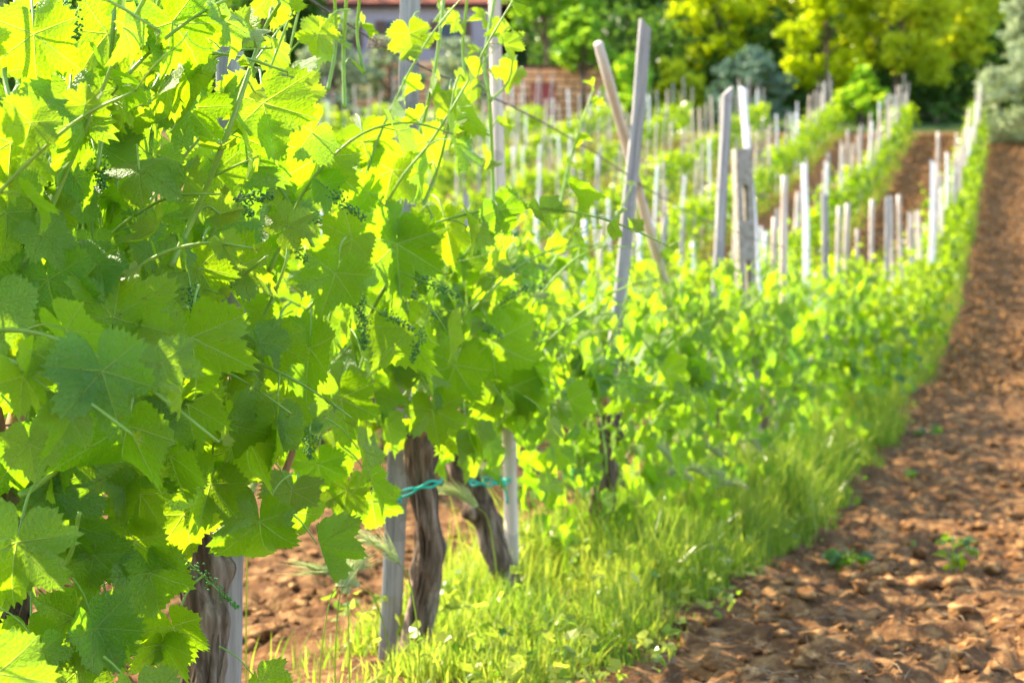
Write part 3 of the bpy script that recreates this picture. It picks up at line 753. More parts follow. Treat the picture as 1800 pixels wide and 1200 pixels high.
for px, py, Y, dx, dy, L in [(335, 992, 1.98, 1, -.85, .085), (735, 490, 2.5, 1.2, -.5, .075), (672, 550, 2.5, 1, -.5, .06), (742, 585, 2.5, -.35, -1, .05), (335, 505, 1.9, .2, -1, .04), (320, 600, 1.9, .1, -1, .03), (640, 560, 2.45, 0, -1, .05),
                            (545, 770, 2.3, 0, -1, .03), (172, 285, 1.8, .3, -1, .03), (120, 10, 1.75, .3, -1, .04), (858, 400, 2.95, 1, -.2, .06), (205, 560, 1.85, 0, -1, .03), (628, 520, 2.4, .2, -1, .04), (430, 350, 2.1, 1, .1, .04)]:
    h = host(px); add_cluster(rs, h, to_local(h, at(px, py, Y)), vec_local(np.array([dx, -.2, dy])), L)
cb = Buf(); h = roots[1]
tube(cb, spline([to_local(h, at(x, y, 2.42)) for x, y in [(520, 690), (518, 760), (512, 800), (492, 850), (470, 890)]], 20), np.linspace(.0045, .008, 20), 8)
link('cane', cb.mesh('cane'), M['cane'], h)

# ------------------------------------------------------------------ the rest of the vines: prototypes copied thing by thing
def proto_vine(seed, lod, **kw):
    r = empty('grapevine', (0, 0, -200), ROT); build_vine(np.random.default_rng(seed), lod, r, **kw)
    return r
P_LOW = [proto_vine(900 + i, 'low', shoots=10, filler=170, hang=4, skirt=50, size=.078, canopy=(.22, 1.14 + .08 * (i % 3)), half=.46, thick=.16, tall=.4, trunk=dict(height=.5, r=.03)) for i in range(4)]
P_FAR = [proto_vine(950 + i, 'far', shoots=9, filler=70, hang=2, size=.095, canopy=(.28, 1.0 + .10 * (i % 3)), half=.42, thick=.15, tall=.5, trunk=dict(height=.5, r=.03)) for i in range(4)]
used = set()
def put(proto, loc, s=(1, 1, 1), rz=ROT):
    o = copy_tree(proto) if proto.name in used else proto
    used.add(proto.name); o.location = loc; o.scale = s; o.rotation_euler = (0, 0, rz); return o

ordn = ['', 'second', 'third', 'fourth', 'fifth', 'sixth', 'seventh', 'eighth', 'ninth', 'tenth', 'eleventh', 'twelfth', 'thirteenth']
spots = []                                                   # (Y, k) of every further vine the photo can show
Y = 10.75
while Y < 53: spots.append((Y, 0)); Y += .83
for k in range(1, 12):
    Y = 7.0 + (k * .37) % .8
    while Y < 53:
        X = row_x(k, Y); px = 900 + FPX * X / Y
        if 430 < px < 1800 and not (px > 1250 and k == 1 and Y < 9): spots.append((Y, k))
        Y += .86
rs = np.random.default_rng(5)
spots.sort()
n_things = 288
thing_spots, rest = spots[:n_things], spots[n_things:]
row0 = [s for s in rest if s[1] == 0]                        # the row beside the path stays individual to its end
rest = [s for s in rest if s[1] != 0]
drop = thing_spots[len(thing_spots) - len(row0):]
keep0 = [s for s in drop if s[1] == 0]; drop = [s for s in drop if s[1] != 0]
thing_spots = thing_spots[:len(thing_spots) - len(row0)] + keep0 + row0; rest = drop + rest
def vine_label(k, Y):
    if k == 0: return ('small blurred grapevine farther up the row beside the path', 'grapevines farther up the row beside the path')
    far = 'distant' if Y > 27 else 'blurred'
    return (f'{far} bright green grapevine in the {ordn[k]} row left of the nearest row', f'{far} grapevines of the {ordn[k]} row')
for i, (Y, k) in enumerate(thing_spots):
    pr = (P_LOW if Y < 20 else P_FAR)[rs.integers(4)]
    dv = rs.normal(0, .03); x, y = row_x(k, Y) + OUT[0] * dv, Y + OUT[1] * dv
    s = rs.uniform(.74, 1.16)
    o = put(pr, (x, y, T(x, y) - .02), (rs.uniform(.95, 1.12), rs.choice([-1, 1]) * rs.uniform(.85, 1.15), s))
    props(o, *((lambda a: (a[0], 'grapevine', a[1]))(vine_label(k, Y))))
if rest:
    fb = Buf(); O, Tt, Nn, S, A = [], [], [], [], []
    for Y, k in rest:
        x, y = row_x(k, Y), Y; z = T(x, y); m = 90
        u = rs.uniform(-.5, .5, m); v = rs.normal(0, .16, m); w_ = rs.uniform(.32, 1.15, m)
        O.append(np.array([x, y, z]) + u[:, None] * DIR + v[:, None] * OUT + np.outer(w_, [0, 0, 1]))
        Nn.append(unit(np.sign(v)[:, None] * OUT * .6 + rs.normal(0, .4, (m, 3)) + [0, 0, .6])); Tt.append(unit(rs.normal(0, .5, (m, 3)) + [0, 0, -1])); S.append(rs.uniform(.07, .12, m)); A.append(np.clip(.15 + .5 * (w_ - .3) + rs.normal(0, .2, m), 0, 1))
    add_leaves(fb, L_FAR, np.concatenate(O), np.concatenate(Tt), np.concatenate(Nn), np.concatenate(S), np.concatenate(A), rs)
    o = link('distant_vines', fb.mesh('distant_vines'), M['leaf_far']); props(o, 'farthest rows of grapevines merging below the trees', 'vines', kind='stuff')

# ------------------------------------------------------------------ stakes
def board_mesh(rs, L=1.75, w=.045, t=.022, bend=.01, taper=0.9):
    n = 14; bf = Buf(); z = np.linspace(-.12, L, n); f = np.clip(z / L, 0, 1)
    cx = bend * np.sin(f * 3.1) + rs.normal(0, .0015, n); cy = bend * .6 * np.sin(f * 2.3 + 1)
    wd = w * (1 - (1 - taper) * f) * (1 + rs.normal(0, .02, n)) / 2; td = t / 2 * (1 + rs.normal(0, .03, n)); b = .15
    prof_ = np.array([[-1, -1 + b], [-1 + b, -1], [1 - b, -1], [1, -1 + b], [1, 1 - b], [1 - b, 1], [-1 + b, 1], [-1, 1 - b]])
    V = np.stack([cx[:, None] + prof_[None, :, 0] * wd[:, None], cy[:, None] + prof_[None, :, 1] * td[:, None], z[:, None] + np.zeros(8)[None]], -1)
    V[-1, :, 2] += prof_[:, 0] * w * rs.uniform(-.5, .5)      # sawn at a slant
    V = V.reshape(-1, 3); i = np.arange(n - 1)[:, None] * 8; j = np.arange(8)[None]; j2 = (j + 1) % 8
    F = np.stack([i + j, i + j2, i + 8 + j2, i + 8 + j], -1).reshape(-1, 4)
    bf.add(V, [F, (np.arange(8) + (n - 1) * 8)[None], np.arange(7, -1, -1)[None]])
    return bf.mesh('stake', False, True)
def pole_mesh(rs, L=1.7, r=.019):
    n = 18; bf = Buf(); z = np.linspace(-.12, L, n); f = z / L
    P = np.stack([.012 * np.sin(f * 4 + rs.uniform(0, 6)), .012 * np.sin(f * 3 + rs.uniform(0, 6)), z], -1)
    tube(bf, P, r * (1.08 - .16 * f) * (1 + .05 * rs.normal(size=n)), 12, None)
    return bf.mesh('stake', True, True)
def place_axis(o, base, top, roll=0.0):
    base, top = np.array(base, float), np.array(top, float); d = Vector(top - base)
    o.location = base; q = Vector((0, 0, 1)).rotation_difference(d.normalized())
    o.rotation_euler = (q @ Matrix.Rotation(roll, 3, 'Z').to_quaternion()).to_euler()
def warm(o): o.pass_index = 1
def stake(pxb, pyb, Yb, pxt, pyt, Yt, kind, wdt, label, roll=0.0, mt='wood', L_over=None, group='stakes in the row beside the path', t=.022):
    b = at(pxb, pyb, Yb); tp = at(pxt, pyt, Yt); L = np.linalg.norm(tp - b)
    r_ = np.random.default_rng(int(pxb * 3 + pyb))
    me = board_mesh(r_, L, wdt, t) if kind == 'board' else pole_mesh(r_, L, wdt / 2)
    o = link('stake', me, M[mt]); o.pass_index = int(kind == 'pole'); place_axis(o, b, tp, roll); props(o, label, 'stake', group); return o
R0 = 0.25
stake(392, 1300, 2.42, 402, 60, 2.42, 'board', .050, 'wide grey weathered board stake directly right of the thick dark trunk at lower left', R0)
stake(683, 1175, 3.22, 722, -120, 3.22, 'board', .048, 'grey board stake left of the trunk with the bright green tie, reaching above the frame', .1)
stake(893, 1060, 3.98, 876, -110, 3.98, 'pole', .036, 'round grey pole behind the leaning pale trunk, reaching above the frame')
stake(1042, 962, 4.9, 1134, 42, 4.9, 'board', .046, 'tall grey board leaning right, crossing over a leaning round pole', .35, t=.016)
stake(1292, 900, 6.4, 1046, 76, 4.7, 'pole', .036, 'round brown pole leaning far to the left behind the tall grey board')
stake(1232, 935, 6.05, 1278, 160, 6.1, 'board', .046, 'blue grey board standing left of the concrete post', .5)
stake(1352, 868, 7.70, 1305, 154, 7.75, 'board', .040, 'white sunlit stake rising above the concrete post', -.75, 'pale_wood')
stake(1368, 838, 8.1, 1360, 382, 8.1, 'pole', .034, 'short round grey pole just right of the concrete post')
stake(1385, 830, 8.3, 1378, 308, 8.3, 'pole', .044, 'pale round pole second to the right of the concrete post')
stake(1418, 800, 9.3, 1413, 287, 9.3, 'board', .042, 'tall whitish sunlit stake third to the right of the concrete post', -.7, 'pale_wood')
stake(1452, 775, 10.0, 1449, 342, 10.0, 'board', .05, 'dull blue grey board behind the whitish sunlit stake', .5)
stake(1474, 755, 10.9, 1475, 362, 10.9, 'pole', .038, 'pale pole, left one of a close pair above the hedge')
stake(1490, 748, 11.3, 1488, 357, 11.3, 'pole', .048, 'pale pole, right one of a close pair above the hedge')
stake(1512, 720, 12.4, 1505, 402, 12.4, 'pole', .036, 'shorter brownish pole just right of the close pair')
stake(1536, 700, 13.7, 1533, 350, 13.7, 'pole', .050, 'lone light pole standing between the close pair and the grey leaning one')
stake(1556, 690, 14.6, 1560, 346, 14.6, 'board', .055, 'dark grey stake leaning slightly right farther up the nearest row', .4)
stake(1572, 670, 15.8, 1567, 345, 15.8, 'pole', .045, 'thin brown pole right behind the dark grey leaning stake')
stake(1588, 655, 17.2, 1581, 342, 17.2, 'pole', .055, 'pale leaning pole right of the thin brown pole')
stake(1640, 560, 24.0, 1648, 232, 24.0, 'pole', .065, 'tall pale pole on the slope where the nearest row climbs')
stake(1634, 580, 22.5, 1640, 284, 22.5, 'board', .075, 'broad bright stake in front of the tall pale pole', -.6, 'pale_wood')

# concrete post with two slots
def concrete_post():
    b = at(1322, 872, 7.38); tp = at(1304, 262, 7.38); L = float(np.linalg.norm(tp - b))
    bf = Buf(); w_, d_ = .088, .07
    cuts = [-.15, L - 1.05, L - .85, L - .72, L - .39, L - .175, L]
    solid = [1, 0, 1, 0, 0, 1]
    solid = [1, 1, 1, 0, 1, 1]
    slots = [(L - .36, L - .18), (L - .74, L - .56)]
    z = -.15
    for (a, c) in sorted(slots) + [(L, L)]:
        n = 2; zz = np.linspace(z, a, n + 1)
        for q in range(n): box(bf, (0, 0, (zz[q] + zz[q + 1]) / 2), (w_, d_, zz[q + 1] - zz[q]))
        if c > a:
            box(bf, (-w_ * .325, 0, (a + c) / 2), (w_ * .35, d_, c - a - 1e-4)); box(bf, (w_ * .325, 0, (a + c) / 2), (w_ * .35, d_, c - a - 1e-4))
        z = c
    V = np.concatenate(bf.v); V = V + np.stack([.0018 * vnoise(V * 9, 1), .0018 * vnoise(V * 9, 2), 0 * V[:, 0]], -1); bf.v = [V]
    o = link('concrete_post', bf.mesh('concrete_post', False, True), M['concrete']); place_axis(o, b, tp, .2)
    props(o, 'lichen stained concrete post with slots standing in the nearest row', 'post')
concrete_post()

# plain stakes of all other vines, copied from eight prototypes
SP_ = [board_mesh(rs, 1.0, .05, .024, .008) if i % 3 == 0 else pole_mesh(rs, 1.0, .021) for i in range(8)]
for i, m_ in enumerate(SP_): m_.materials.append(M['pale_wood'] if i in (4, 7) else M['wood'])
sp = []
Y = 18.4
while Y < 53.4: sp.append((Y, 0)); Y += .9 if Y < 44 else 1.3
for k in range(1, 12):
    Y = 6.0 + (k * .53) % .8
    while Y < 53.4:
        px = 900 + FPX * row_x(k, Y) / Y
        if 560 < px < 1800 and not (k == 1 and Y < 9): sp.append((Y + rs.normal(0, .08), k))
        Y += .80
sp.sort(key=lambda s: (s[1] != 0, s[0])); restS = sp[278:]; sp = sp[:278]
for Y, k in sp:
    v = rs.normal(0, .06); x, y = row_x(k, Y) + v, Y; L = rs.uniform(1.6, 2.2) if Y > 25 else rs.uniform(1.35, 1.85)
    o = bpy.data.objects.new('stake', SP_[rs.integers(8)]); C.objects.link(o)
    o.location = (x, y, T(x, y)); o.scale = (rs.uniform(.9, 1.5),) * 2 + (L,); o.rotation_euler = (rs.normal(0, .045), rs.normal(0, .045), rs.uniform(0, 6.28)); o.pass_index = int(rs.random() < .8)
    if k == 0: props(o, 'thin pale stake far up the row beside the path, below the trees', 'stake', 'stakes far up the row beside the path')
    else:
        far = 'distant' if Y > 27 else 'blurred'
        props(o, f'{far} thin wooden stake in the {ordn[k]} row left of the nearest row', 'stake', f'{far} stakes of the {ordn[k]} row')
if restS:
    bf = Buf()
    for Y, k in restS:
        x, y = row_x(k, Y) + rs.normal(0, .06), Y; z = T(x, y); L = rs.uniform(1.65, 2.25); d = rs.normal(0, .045, 2) * L
        tube(bf, [[x, y, z], [x + d[0], y + d[1], z + L]], rs.uniform(.02, .03), 6)
    o = link('distant_stakes', bf.mesh('distant_stakes', False), M['wood']); props(o, 'crowd of far wooden stakes below the trees', 'stakes', kind='stuff')

# ------------------------------------------------------------------ wires and ties
def wire(h, r, label, k=0, y0=1.0, y1=53.0, sag=.02):
    Yv = np.arange(y0, y1, .09 if y1 < 20 else .25); X = row_x(k, Yv); Z = prof(Yv) + h + sag * np.sin(Yv * 1.9) * .5
    P = np.stack([X, Yv, Z], -1); P[:, 0] += .003 * np.sin(Yv * 31)
    bf = Buf(); tube(bf, P, r, 6); o = link('wire', bf.mesh('wire'), M['wire']); props(o, label, 'wire', 'trellis wires'); return o
wire(1.31, .0026, 'dark rusty top wire running above the leaves of the nearest row')
wire(.545, .0014, 'lowest wire of the nearest row passing behind the trunks')
tb = Buf()
c0 = at(664, 72, row_y := 2.93)
for i in range(7):
    u = np.linspace(0, 1, 18); a0 = rs.uniform(0, 6.28)
    P = c0 + np.stack([np.cos(u * 9 + a0) * .008 + (i - 3) * .004, u * 0 + rs.normal(0, .003), np.sin(u * 9 + a0) * .008 - u * rs.uniform(0, .045)], -1)
    tube(tb, P, .0011, 5)
o = link('dry_tendril', tb.mesh('dry_tendril'), M['straw']); props(o, 'knot of dry old tendrils wrapped on the top wire', 'tendril')

def tie(p0, p1, r0, r1, label, tail=(0.02, -.05), rr=.0032):
    """band looped round a stake (p0) and a trunk (p1) with a twisted knot and tail"""
    p0, p1 = np.array(p0, float), np.array(p1, float); ax = unit(p1 - p0); up = np.array([0, 0, 1.0]); sd = unit(np.cross(up, ax))
    pts = []
    for th in np.linspace(math.pi / 2, 3 * math.pi / 2, 10): pts.append(p0 + ax * math.cos(th) * r0 + sd * math.sin(th) * r0)
    for th in np.linspace(-math.pi / 2, math.pi / 2, 10): pts.append(p1 + ax * math.cos(th) * r1 + sd * math.sin(th) * r1)
    pts.append(pts[0]); P = spline(pts, 90)
    e = empty('plant_tie', p0)
    P = P - p0
    for dz, nm in ((0, 'band'), (.007, 'band')):
        b = Buf(); tube(b, P + [0, 0, dz] + np.stack([0 * P[:, 0], 0 * P[:, 0], .003 * np.sin(np.arange(90) * .4 + dz * 500)], -1), rr, 6); link(nm, b.mesh(nm), M['tie'], e)
    kp = (p1 + p0) / 2 - sd * (r0 + r1) / 2 * np.sign((sd @ np.array([0, 1, 0])) or 1) - p0
    b = Buf()
    u = np.linspace(0, 1, 24); tube(b, kp + np.stack([np.cos(u * 14) * .007, np.sin(u * 14) * .007 - .004, (u - .5) * .02], -1), rr, 6)
    tube(b, spline([kp, kp + [tail[0] * .6, -.008, tail[1] * .4], kp + [tail[0], -.006, tail[1]]], 10), [rr] * 10, 6)
    link('knot', b.mesh('knot'), M['tie'], e)
    props(e, label, 'plant tie', 'green plastic ties'); return e
tie(at(692, 878, 3.20), at(742, 860, 3.16), .030, .046, 'bright green plastic tie binding shaggy trunk to grey board', (-.02, -.01))
tie(at(882, 845, 3.97), at(850, 850, 3.84), .024, .036, 'green tie with hanging tail on the round pole by the leaning trunk', (.012, -.055))
tie(at(398, 905, 2.42), at(378, 915, 2.34), .036, .050, 'dark green tie half hidden by leaves on the thick trunk', (.02, -.05))
tie(at(1000, 835, 4.62), at(1012, 832, 4.62), .018, .022, 'small blurred turquoise tie on the arm right of the leaning trunk', (.0, -.02))

# ------------------------------------------------------------------ grass under the rows
def blades(buf, X, Y, H, W, A, rs, seg=4, lean=.35, Z=None):
    n = len(X); Z = terrain(X, Y) if Z is None else Z
    az = rs.uniform(0, 6.28, n); ln = np.abs(rs.normal(0, lean, n)) + .05; d = np.stack([np.cos(az), np.sin(az)], -1); ax = rs.uniform(0, 6.28, n)
    u = np.linspace(0, 1, seg + 1); cv = rs.uniform(1.2, 2.4, n)
    V = np.zeros((n, seg + 1, 2, 3))
    for i, f in enumerate(u):
        off = ln * H * f ** cv * 1.1; zz = H * (f - .28 * np.clip(ln, 0, 1) * f ** 2)
        cx = X + d[:, 0] * off; cy = Y + d[:, 1] * off; w_ = W * (1 - f ** 1.8) * .5 + 1e-5
        for j, sg in enumerate((-1, 1)):
            V[:, i, j] = np.stack([cx + sg * w_ * np.cos(ax), cy + sg * w_ * np.sin(ax), Z + zz - .01], -1)
    V = V.reshape(-1, 3); b = (np.arange(n) * (seg + 1) * 2)[:, None]; k = (np.arange(seg) * 2)[None]
    F = np.stack([b + k, b + k + 1, b + k + 3, b + k + 2], -1).reshape(-1, 4)
    buf.add(V, F, None, np.repeat(A, (seg + 1) * 2))
def build_grass():
    rs = np.random.default_rng(31); bf = Buf()
    def strip(k, y0, y1, n, v0, v1, h, w_, seg, clump=True):
        Y = rs.uniform(y0, y1, n); v = v0 + (v1 - v0) * rs.beta(1.6, 1.8, n)
        X = row_x(k, Y) + v / RC
        c = n2(X, Y, 2.3, 21) + .8 * n2(X, Y, 6.5, 22)
        keep = c > rs.uniform(-1.0, .9, n) - .25
        if k == 0: keep &= ~((Y < 3.3) & (v < .0) & (rs.random(n) < .96)); keep &= ~((Y < 2.9) & (rs.random(n) < .5))
        keep &= v < v1 * (.72 + .55 * n2(X, Y, 1.6, 25) + .25 * n2(X, Y, 5, 26)) + .06
        X, Y, v, c = X[keep], Y[keep], v[keep], c[keep]
        edge = np.clip((v1 - v) / .18, .3, 1)
        H = h * np.clip(.22 + (Y - 2.7) * .42, .22, 1) * rs.uniform(.35, 1.2, len(X)) * (1 + .55 * c) * edge
        blades(bf, X, Y, H, w_ * rs.uniform(.6, 1.3, len(X)), np.clip(rs.beta(1.1, 1.3, len(X)) + .2 * n2(X, Y, 3, 23), 0, 1), rs, seg)
    strip(0, 2.0, 6.0, 46000, -.34, .50, .22, .0055, 4); strip(0, 3.9, 11, 2800, -.3, .50, .40, .0060, 5)
    strip(0, 6.0, 11.0, 34000, -.38, .56, .30, .0085, 3)
    strip(0, 11.0, 20.0, 26000, -.4, .46, .24, .008, 3)
    strip(0, 20.0, 53.0, 26000, -.4, .50, .26, .016, 2)
    for k in range(1, 11): strip(k, 8 + k * 1.5, 53.0, 9000 if k < 4 else 5000, -.4, .55, .28, .018, 2)
    # broad leaved weeds among the blades
    m = 2600; Y = 2.6 + rs.random(m) ** 1.4 * 12; v = -.3 + .85 * rs.beta(1.5, 1.4, m); X = row_x(0, Y) + v / RC
    c = n2(X, Y, 4.0, 44); k_ = c > .12; X, Y, v = X[k_], Y[k_], v[k_]; m = len(X)
    Z = terrain(X, Y) + rs.uniform(.01, .16, m)
    add_leaves(bf, L_LOW, np.stack([X, Y, Z], -1), unit(rs.normal(size=(m, 3)) * [1, 1, .4]), unit(rs.normal(0, .5, (m, 3)) + [0, 0, 1]), rs.uniform(.010, .028, m), np.clip(rs.normal(.5, .25, m), 0, 1), rs)
    o = link('grass', bf.mesh('grass', False), M['grass']); props(o, 'bright green grass growing in strips under the vine rows', 'grass', kind='stuff')
    # dry straw lying on the tilled earth beside the grass
    sb = Buf(); n = 900
    Y = 2.6 + rs.random(n) ** 1.6 * 9; v = .45 + rs.random(n) ** 1.5 * 1.1; X = row_x(0, Y) + v / RC; Z = terrain(X, Y) + .006; a = rs.uniform(0, 3.14, n); L = rs.uniform(.01, .045, n)
    for q in range(n):
        d = np.array([math.cos(a[q]), math.sin(a[q]), rs.normal(0, .25)]) * L[q]; p = np.array([X[q], Y[q], Z[q]])
        tube(sb, [p - d, p + [0, 0, .006], p + d], .0008, 3, cap=False)
    o = link('straw_litter', sb.mesh('straw_litter', False), M['straw']); props(o, 'dry straw bits lying on the tilled earth beside the grass', 'straw', kind='stuff')
build_grass()

# wild barley heads
def barley_meshes(seed):
    rs = np.random.default_rng(seed); st = Buf(); hd = Buf()
    H = .26; P = spline([[0, 0, -.02], [.005, 0, H * .5], [.03, 0, H], [.055, 0, H + .03]], 14); tube(st, P, np.linspace(.0014, .0009, 14), 5)
    Q = spline([[.055, 0, H + .03], [.085, 0, H + .055], [.12, 0, H + .06]], 16); d = unit(np.gradient(Q, axis=0))
    tube(hd, Q, np.linspace(.0045, .002, 16), 6)
    for i in range(16):
        for j in range(6):
            s = unit(rs.normal(size=3)); s = unit(s - d[i] * (s @ d[i]))
            e = Q[i] + s * .004; tip = e + unit(d[i] + s * .28) * rs.uniform(.035, .06)
            tube(hd, [e, (e + tip) / 2 + s * .002, tip], [.0011, .0006, .0002], 3, cap=False)
            g = e + d[i] * .006; tube(hd, [e, g, e + d[i] * .011], [.0008, .0018, .0004], 4, cap=False)
    hd.a = [np.full(len(x), .85) for x in hd.v]; st.a = [np.full(len(x), .5) for x in st.v]
    return st.mesh('stem'), hd.mesh('seed_head')
BAR = [barley_meshes(i) for i in range(3)]
for a, b in BAR: a.materials.append(M['grass']); b.materials.append(M['barley'])
bs = [(735, 1135, 2.75, 140), (590, 1200, 2.5, 80), (560, 1195, 2.55, 70), (615, 1205, 2.6, 100), (690, 1180, 2.6, 170), (1020, 910, 4.7, 160), (1080, 900, 4.9, 150), (1110, 880, 5.2, 165), (1000, 960, 4.4, 170), (1050, 950, 4.5, 150),
      (1150, 870, 5.3, 160), (1180, 850, 5.6, 120), (1230, 860, 6.0, 60), (1270, 900, 6.0, 100), (960, 930, 4.3, 165), (1130, 940, 4.8, 140), (1200, 920, 5.4, 150), (870, 1000, 3.6, 160), (430, 1010, 2.75, 90), (1250, 840, 6.4, 150)]
rs = np.random.default_rng(64)
for _ in range(34):
    Yd = rs.uniform(4.1, 7.4); xr = row_x(0, Yd) + rs.uniform(-.25, .42); p_ = CAM * 0 + [xr, Yd, T(xr, Yd)]
    bs.append((900 + FPX * xr / Yd, 430 - FPX * (p_[2] + rs.uniform(.12, .22) - 1.0) / Yd, Yd, rs.uniform(120, 200)))
for i, (px, py, Yd, ang) in enumerate(bs):
    p = at(px, py, Yd); z0 = T(p[0], p[1]); hgt = max(p[2] - z0 + .16, .20)
    o = empty('wild_barley', (p[0], p[1], z0)); a, b = BAR[i % 3]
    link('stem', a, None, o); link('seed_head', b, None, o)
    o.rotation_euler = (0, rs.normal(0, .08), math.radians(ang)); s = hgt / .30; o.scale = (1.3, 1.3, s)
    lab = 'wild barley head with long awns in the grass beyond the leaning trunk' if px > 850 else 'near wild barley head with long awns at the foot of the front trunks'
    props(o, lab, 'wild barley', 'wild barley beyond the leaning trunk' if px > 850 else 'wild barley at the front trunks')

# weeds on the path
def weed(px, py, Yd, r, n, label, upright=.4, age=.2):
    rs = np.random.default_rng(int(px)); p = at(px, py, Yd)
    for _ in range(30):                                      # follow the sight line to the ground
        Yd = Yd + (p[2] - T(p[0], p[1])) * 1.5; p = at(px, py, Yd)
    e = empty('weed', (p[0], p[1], T(p[0], p[1]) + .01)); O, Tt, Nn, S = [], [], [], []; sb = Buf()
    for i in range(n):
        a = rs.uniform(0, 6.28); q = np.array([math.cos(a), math.sin(a), upright + rs.uniform(0, .3)]) * r * rs.uniform(.3, .9)
        tube(sb, spline([[0, 0, -.01], q * [.4, .4, .9], q], 5), .0013, 4, cap=False)
        O.append(q); Tt.append(q * [1, 1, -.2] + rs.normal(0, .02, 3)); Nn.append([rs.normal(0, .4), rs.normal(0, .4), 1]); S.append(r * rs.uniform(.25, .5))
    fb = Buf(); add_leaves(fb, L_MID, O, Tt, Nn, S, np.clip(rs.normal(age, .1, n), 0, 1), rs)
    link('leaves', fb.mesh('leaves'), M['leaf_far'], e); link('stem', sb.mesh('stem'), M['shoot'], e)
    props(e, label, 'weed')
weed(1680, 965, 5.5, .08, 12, 'broad leaved green weed lying on the tilled path at middle right')
weed(1610, 970, 5.5, .04, 7, 'small low weed left of the broad leaved weed on the path')
weed(1675, 1020, 5.0, .07, 12, 'upright yellowish weed in front of the broad leaved weed', 1.6, .8)
weed(1600, 1145, 4.0, .05, 5, 'tiny bluish weed among clods near the bottom edge of the path')
weed(1695, 1145, 4.0, .06, 6, 'tiny bright green weed near the bottom right of the path', .5, .5)
weed(1490, 1000, 5.2, .09, 16, 'flat green weed patch at the edge of the grass strip')
weed(1630, 770, 9.5, .1, 14, 'blurred green weed midway up the left edge of the path')
weed(1600, 840, 8.5, .06, 10, 'small blurred weed on the path right of the concrete post')

# ------------------------------------------------------------------ trees, shrubs, wood
def tree_mat(name, c0, c1, t0, t1, tf=.5): k = 1.9; g = lambda c: tuple(min(v * k, .9) for v in c); return leaf_material(name, False, g(c0), g(c1), g(c1), g(t0), g(t1), tf, 0.12)
TM = {
 'green': tree_mat('green_crown', (0.035, 0.085, 0.012), (0.12, 0.21, 0.02), (0.10, 0.28, 0.01), (0.36, 0.52, 0.02)),
 'yellow': tree_mat('yellow_crown', (0.10, 0.145, 0.003), (0.26, 0.29, 0.004), (0.26, 0.35, 0.003), (0.42, 0.45, 0.004)),
 'ygreen': tree_mat('yellow_green_crown', (0.10, 0.14, 0.008), (0.28, 0.30, 0.012), (0.24, 0.32, 0.008), (0.58, 0.60, 0.01)),
 'light': tree_mat('light_green_crown', (0.07, 0.16, 0.012), (0.20, 0.32, 0.02), (0.16, 0.38, 0.01), (0.48, 0.68, 0.02)),
 'dark': tree_mat('dark_green_crown', (0.012, 0.032, 0.007), (0.045, 0.085, 0.014), (0.04, 0.10, 0.01), (0.14, 0.24, 0.02), .35),
 'olive': tree_mat('blue_olive_crown', (0.040, 0.070, 0.045), (0.095, 0.14, 0.085), (0.05, 0.10, 0.05), (0.14, 0.22, 0.10), .2),
 'pale': tree_mat('pale_olive_crown', (0.11, 0.14, 0.07), (0.25, 0.28, 0.16), (0.14, 0.18, 0.07), (0.30, 0.34, 0.15), .3)}
def tree(px, Yd, height, rad, key, label, nleaf=5200, ls=.11, base=.28, trunk_r=.12, group='trees behind the vineyard', kind='tree', seed=None, name='tree', lobes=15, X=None):
    rs = np.random.default_rng(seed or int(px * 7 + Yd)); x = (px - 900) / FPX * Yd if X is None else X; z = T(x, Yd)
    e = empty(name, (x, Yd, z)); tb = Buf()
    top = np.array([rs.normal(0, .2), rs.normal(0, .2), height * .86])
    P = spline([[0, 0, -.2], [rs.normal(0, .08), 0, height * .3], top * [.6, .6, .62], top], 16); R = trunk_r * np.linspace(1.15, .25, 16); tube(tb, P, R, 9)
    cs = []
    for i in range(lobes):
        a = i * 2.4 + rs.uniform(-.4, .4); f = base + (1 - base) * ((i + .5) / lobes) ** .8
        prof_r = math.sin(min(1, (f - base) / (1 - base) * .9 + .18) * math.pi) ** .6
        c = np.array([math.cos(a) * rad * .66 * prof_r, math.sin(a) * rad * .66 * prof_r, f * height * .93]); c += rs.normal(0, rad * .1, 3)
        lr = rad * rs.uniform(.30, .50); cs.append((c, lr))
        s = P[min(15, int((f * .75) * 16))]; tube(tb, spline([s, (s + c) / 2 + [0, 0, .1 * rad], c], 6), np.linspace(trunk_r * .42, .012, 6), 5)
    link('trunk', tb.mesh('trunk'), M['treebark'], e)
    O, S, A = [], [], []
    for c, lr in cs:
        m = int(nleaf * lr ** 2 / sum(q[1] ** 2 for q in cs))
        nc = max(6, m // 26); cc = unit(rs.normal(size=(nc, 3))) * (lr * rs.uniform(.45, 1.1, (nc, 1))) * [1, 1, .8] + c
        own = rs.integers(0, nc, m); O.append(cc[own] + rs.normal(0, lr * .13, (m, 3)) * [1, 1, .75])
        S.append(ls * rs.uniform(.6, 1.3, m)); A.append(np.clip(rs.normal(.45, .2, nc)[own] + rs.normal(0, .12, m), 0, 1))
    O = np.concatenate(O); m = len(O); fb = Buf()
    add_leaves(fb, L_FAR, O, unit(rs.normal(size=(m, 3)) + [0, 0, -.3]), unit(rs.normal(size=(m, 3)) + [0, 0, .8]), np.concatenate(S), np.concatenate(A), rs)
    link('crown', fb.mesh('crown'), TM[key], e); props(e, label, kind, group); return e
tree(958, 64, 7.6, 2.3, 'green', 'mid green leafy tree behind the orange wall', 8000, base=.55)
tree(1020, 60, 4.8, 1.3, 'green', 'slim green tree with dark trunk at the right end of the orange wall', 3800, base=.58)
tree(1100, 73, 8.5, 2.4, 'dark', 'dark green tree at the top between the green and the yellow tree', 6500, .14)
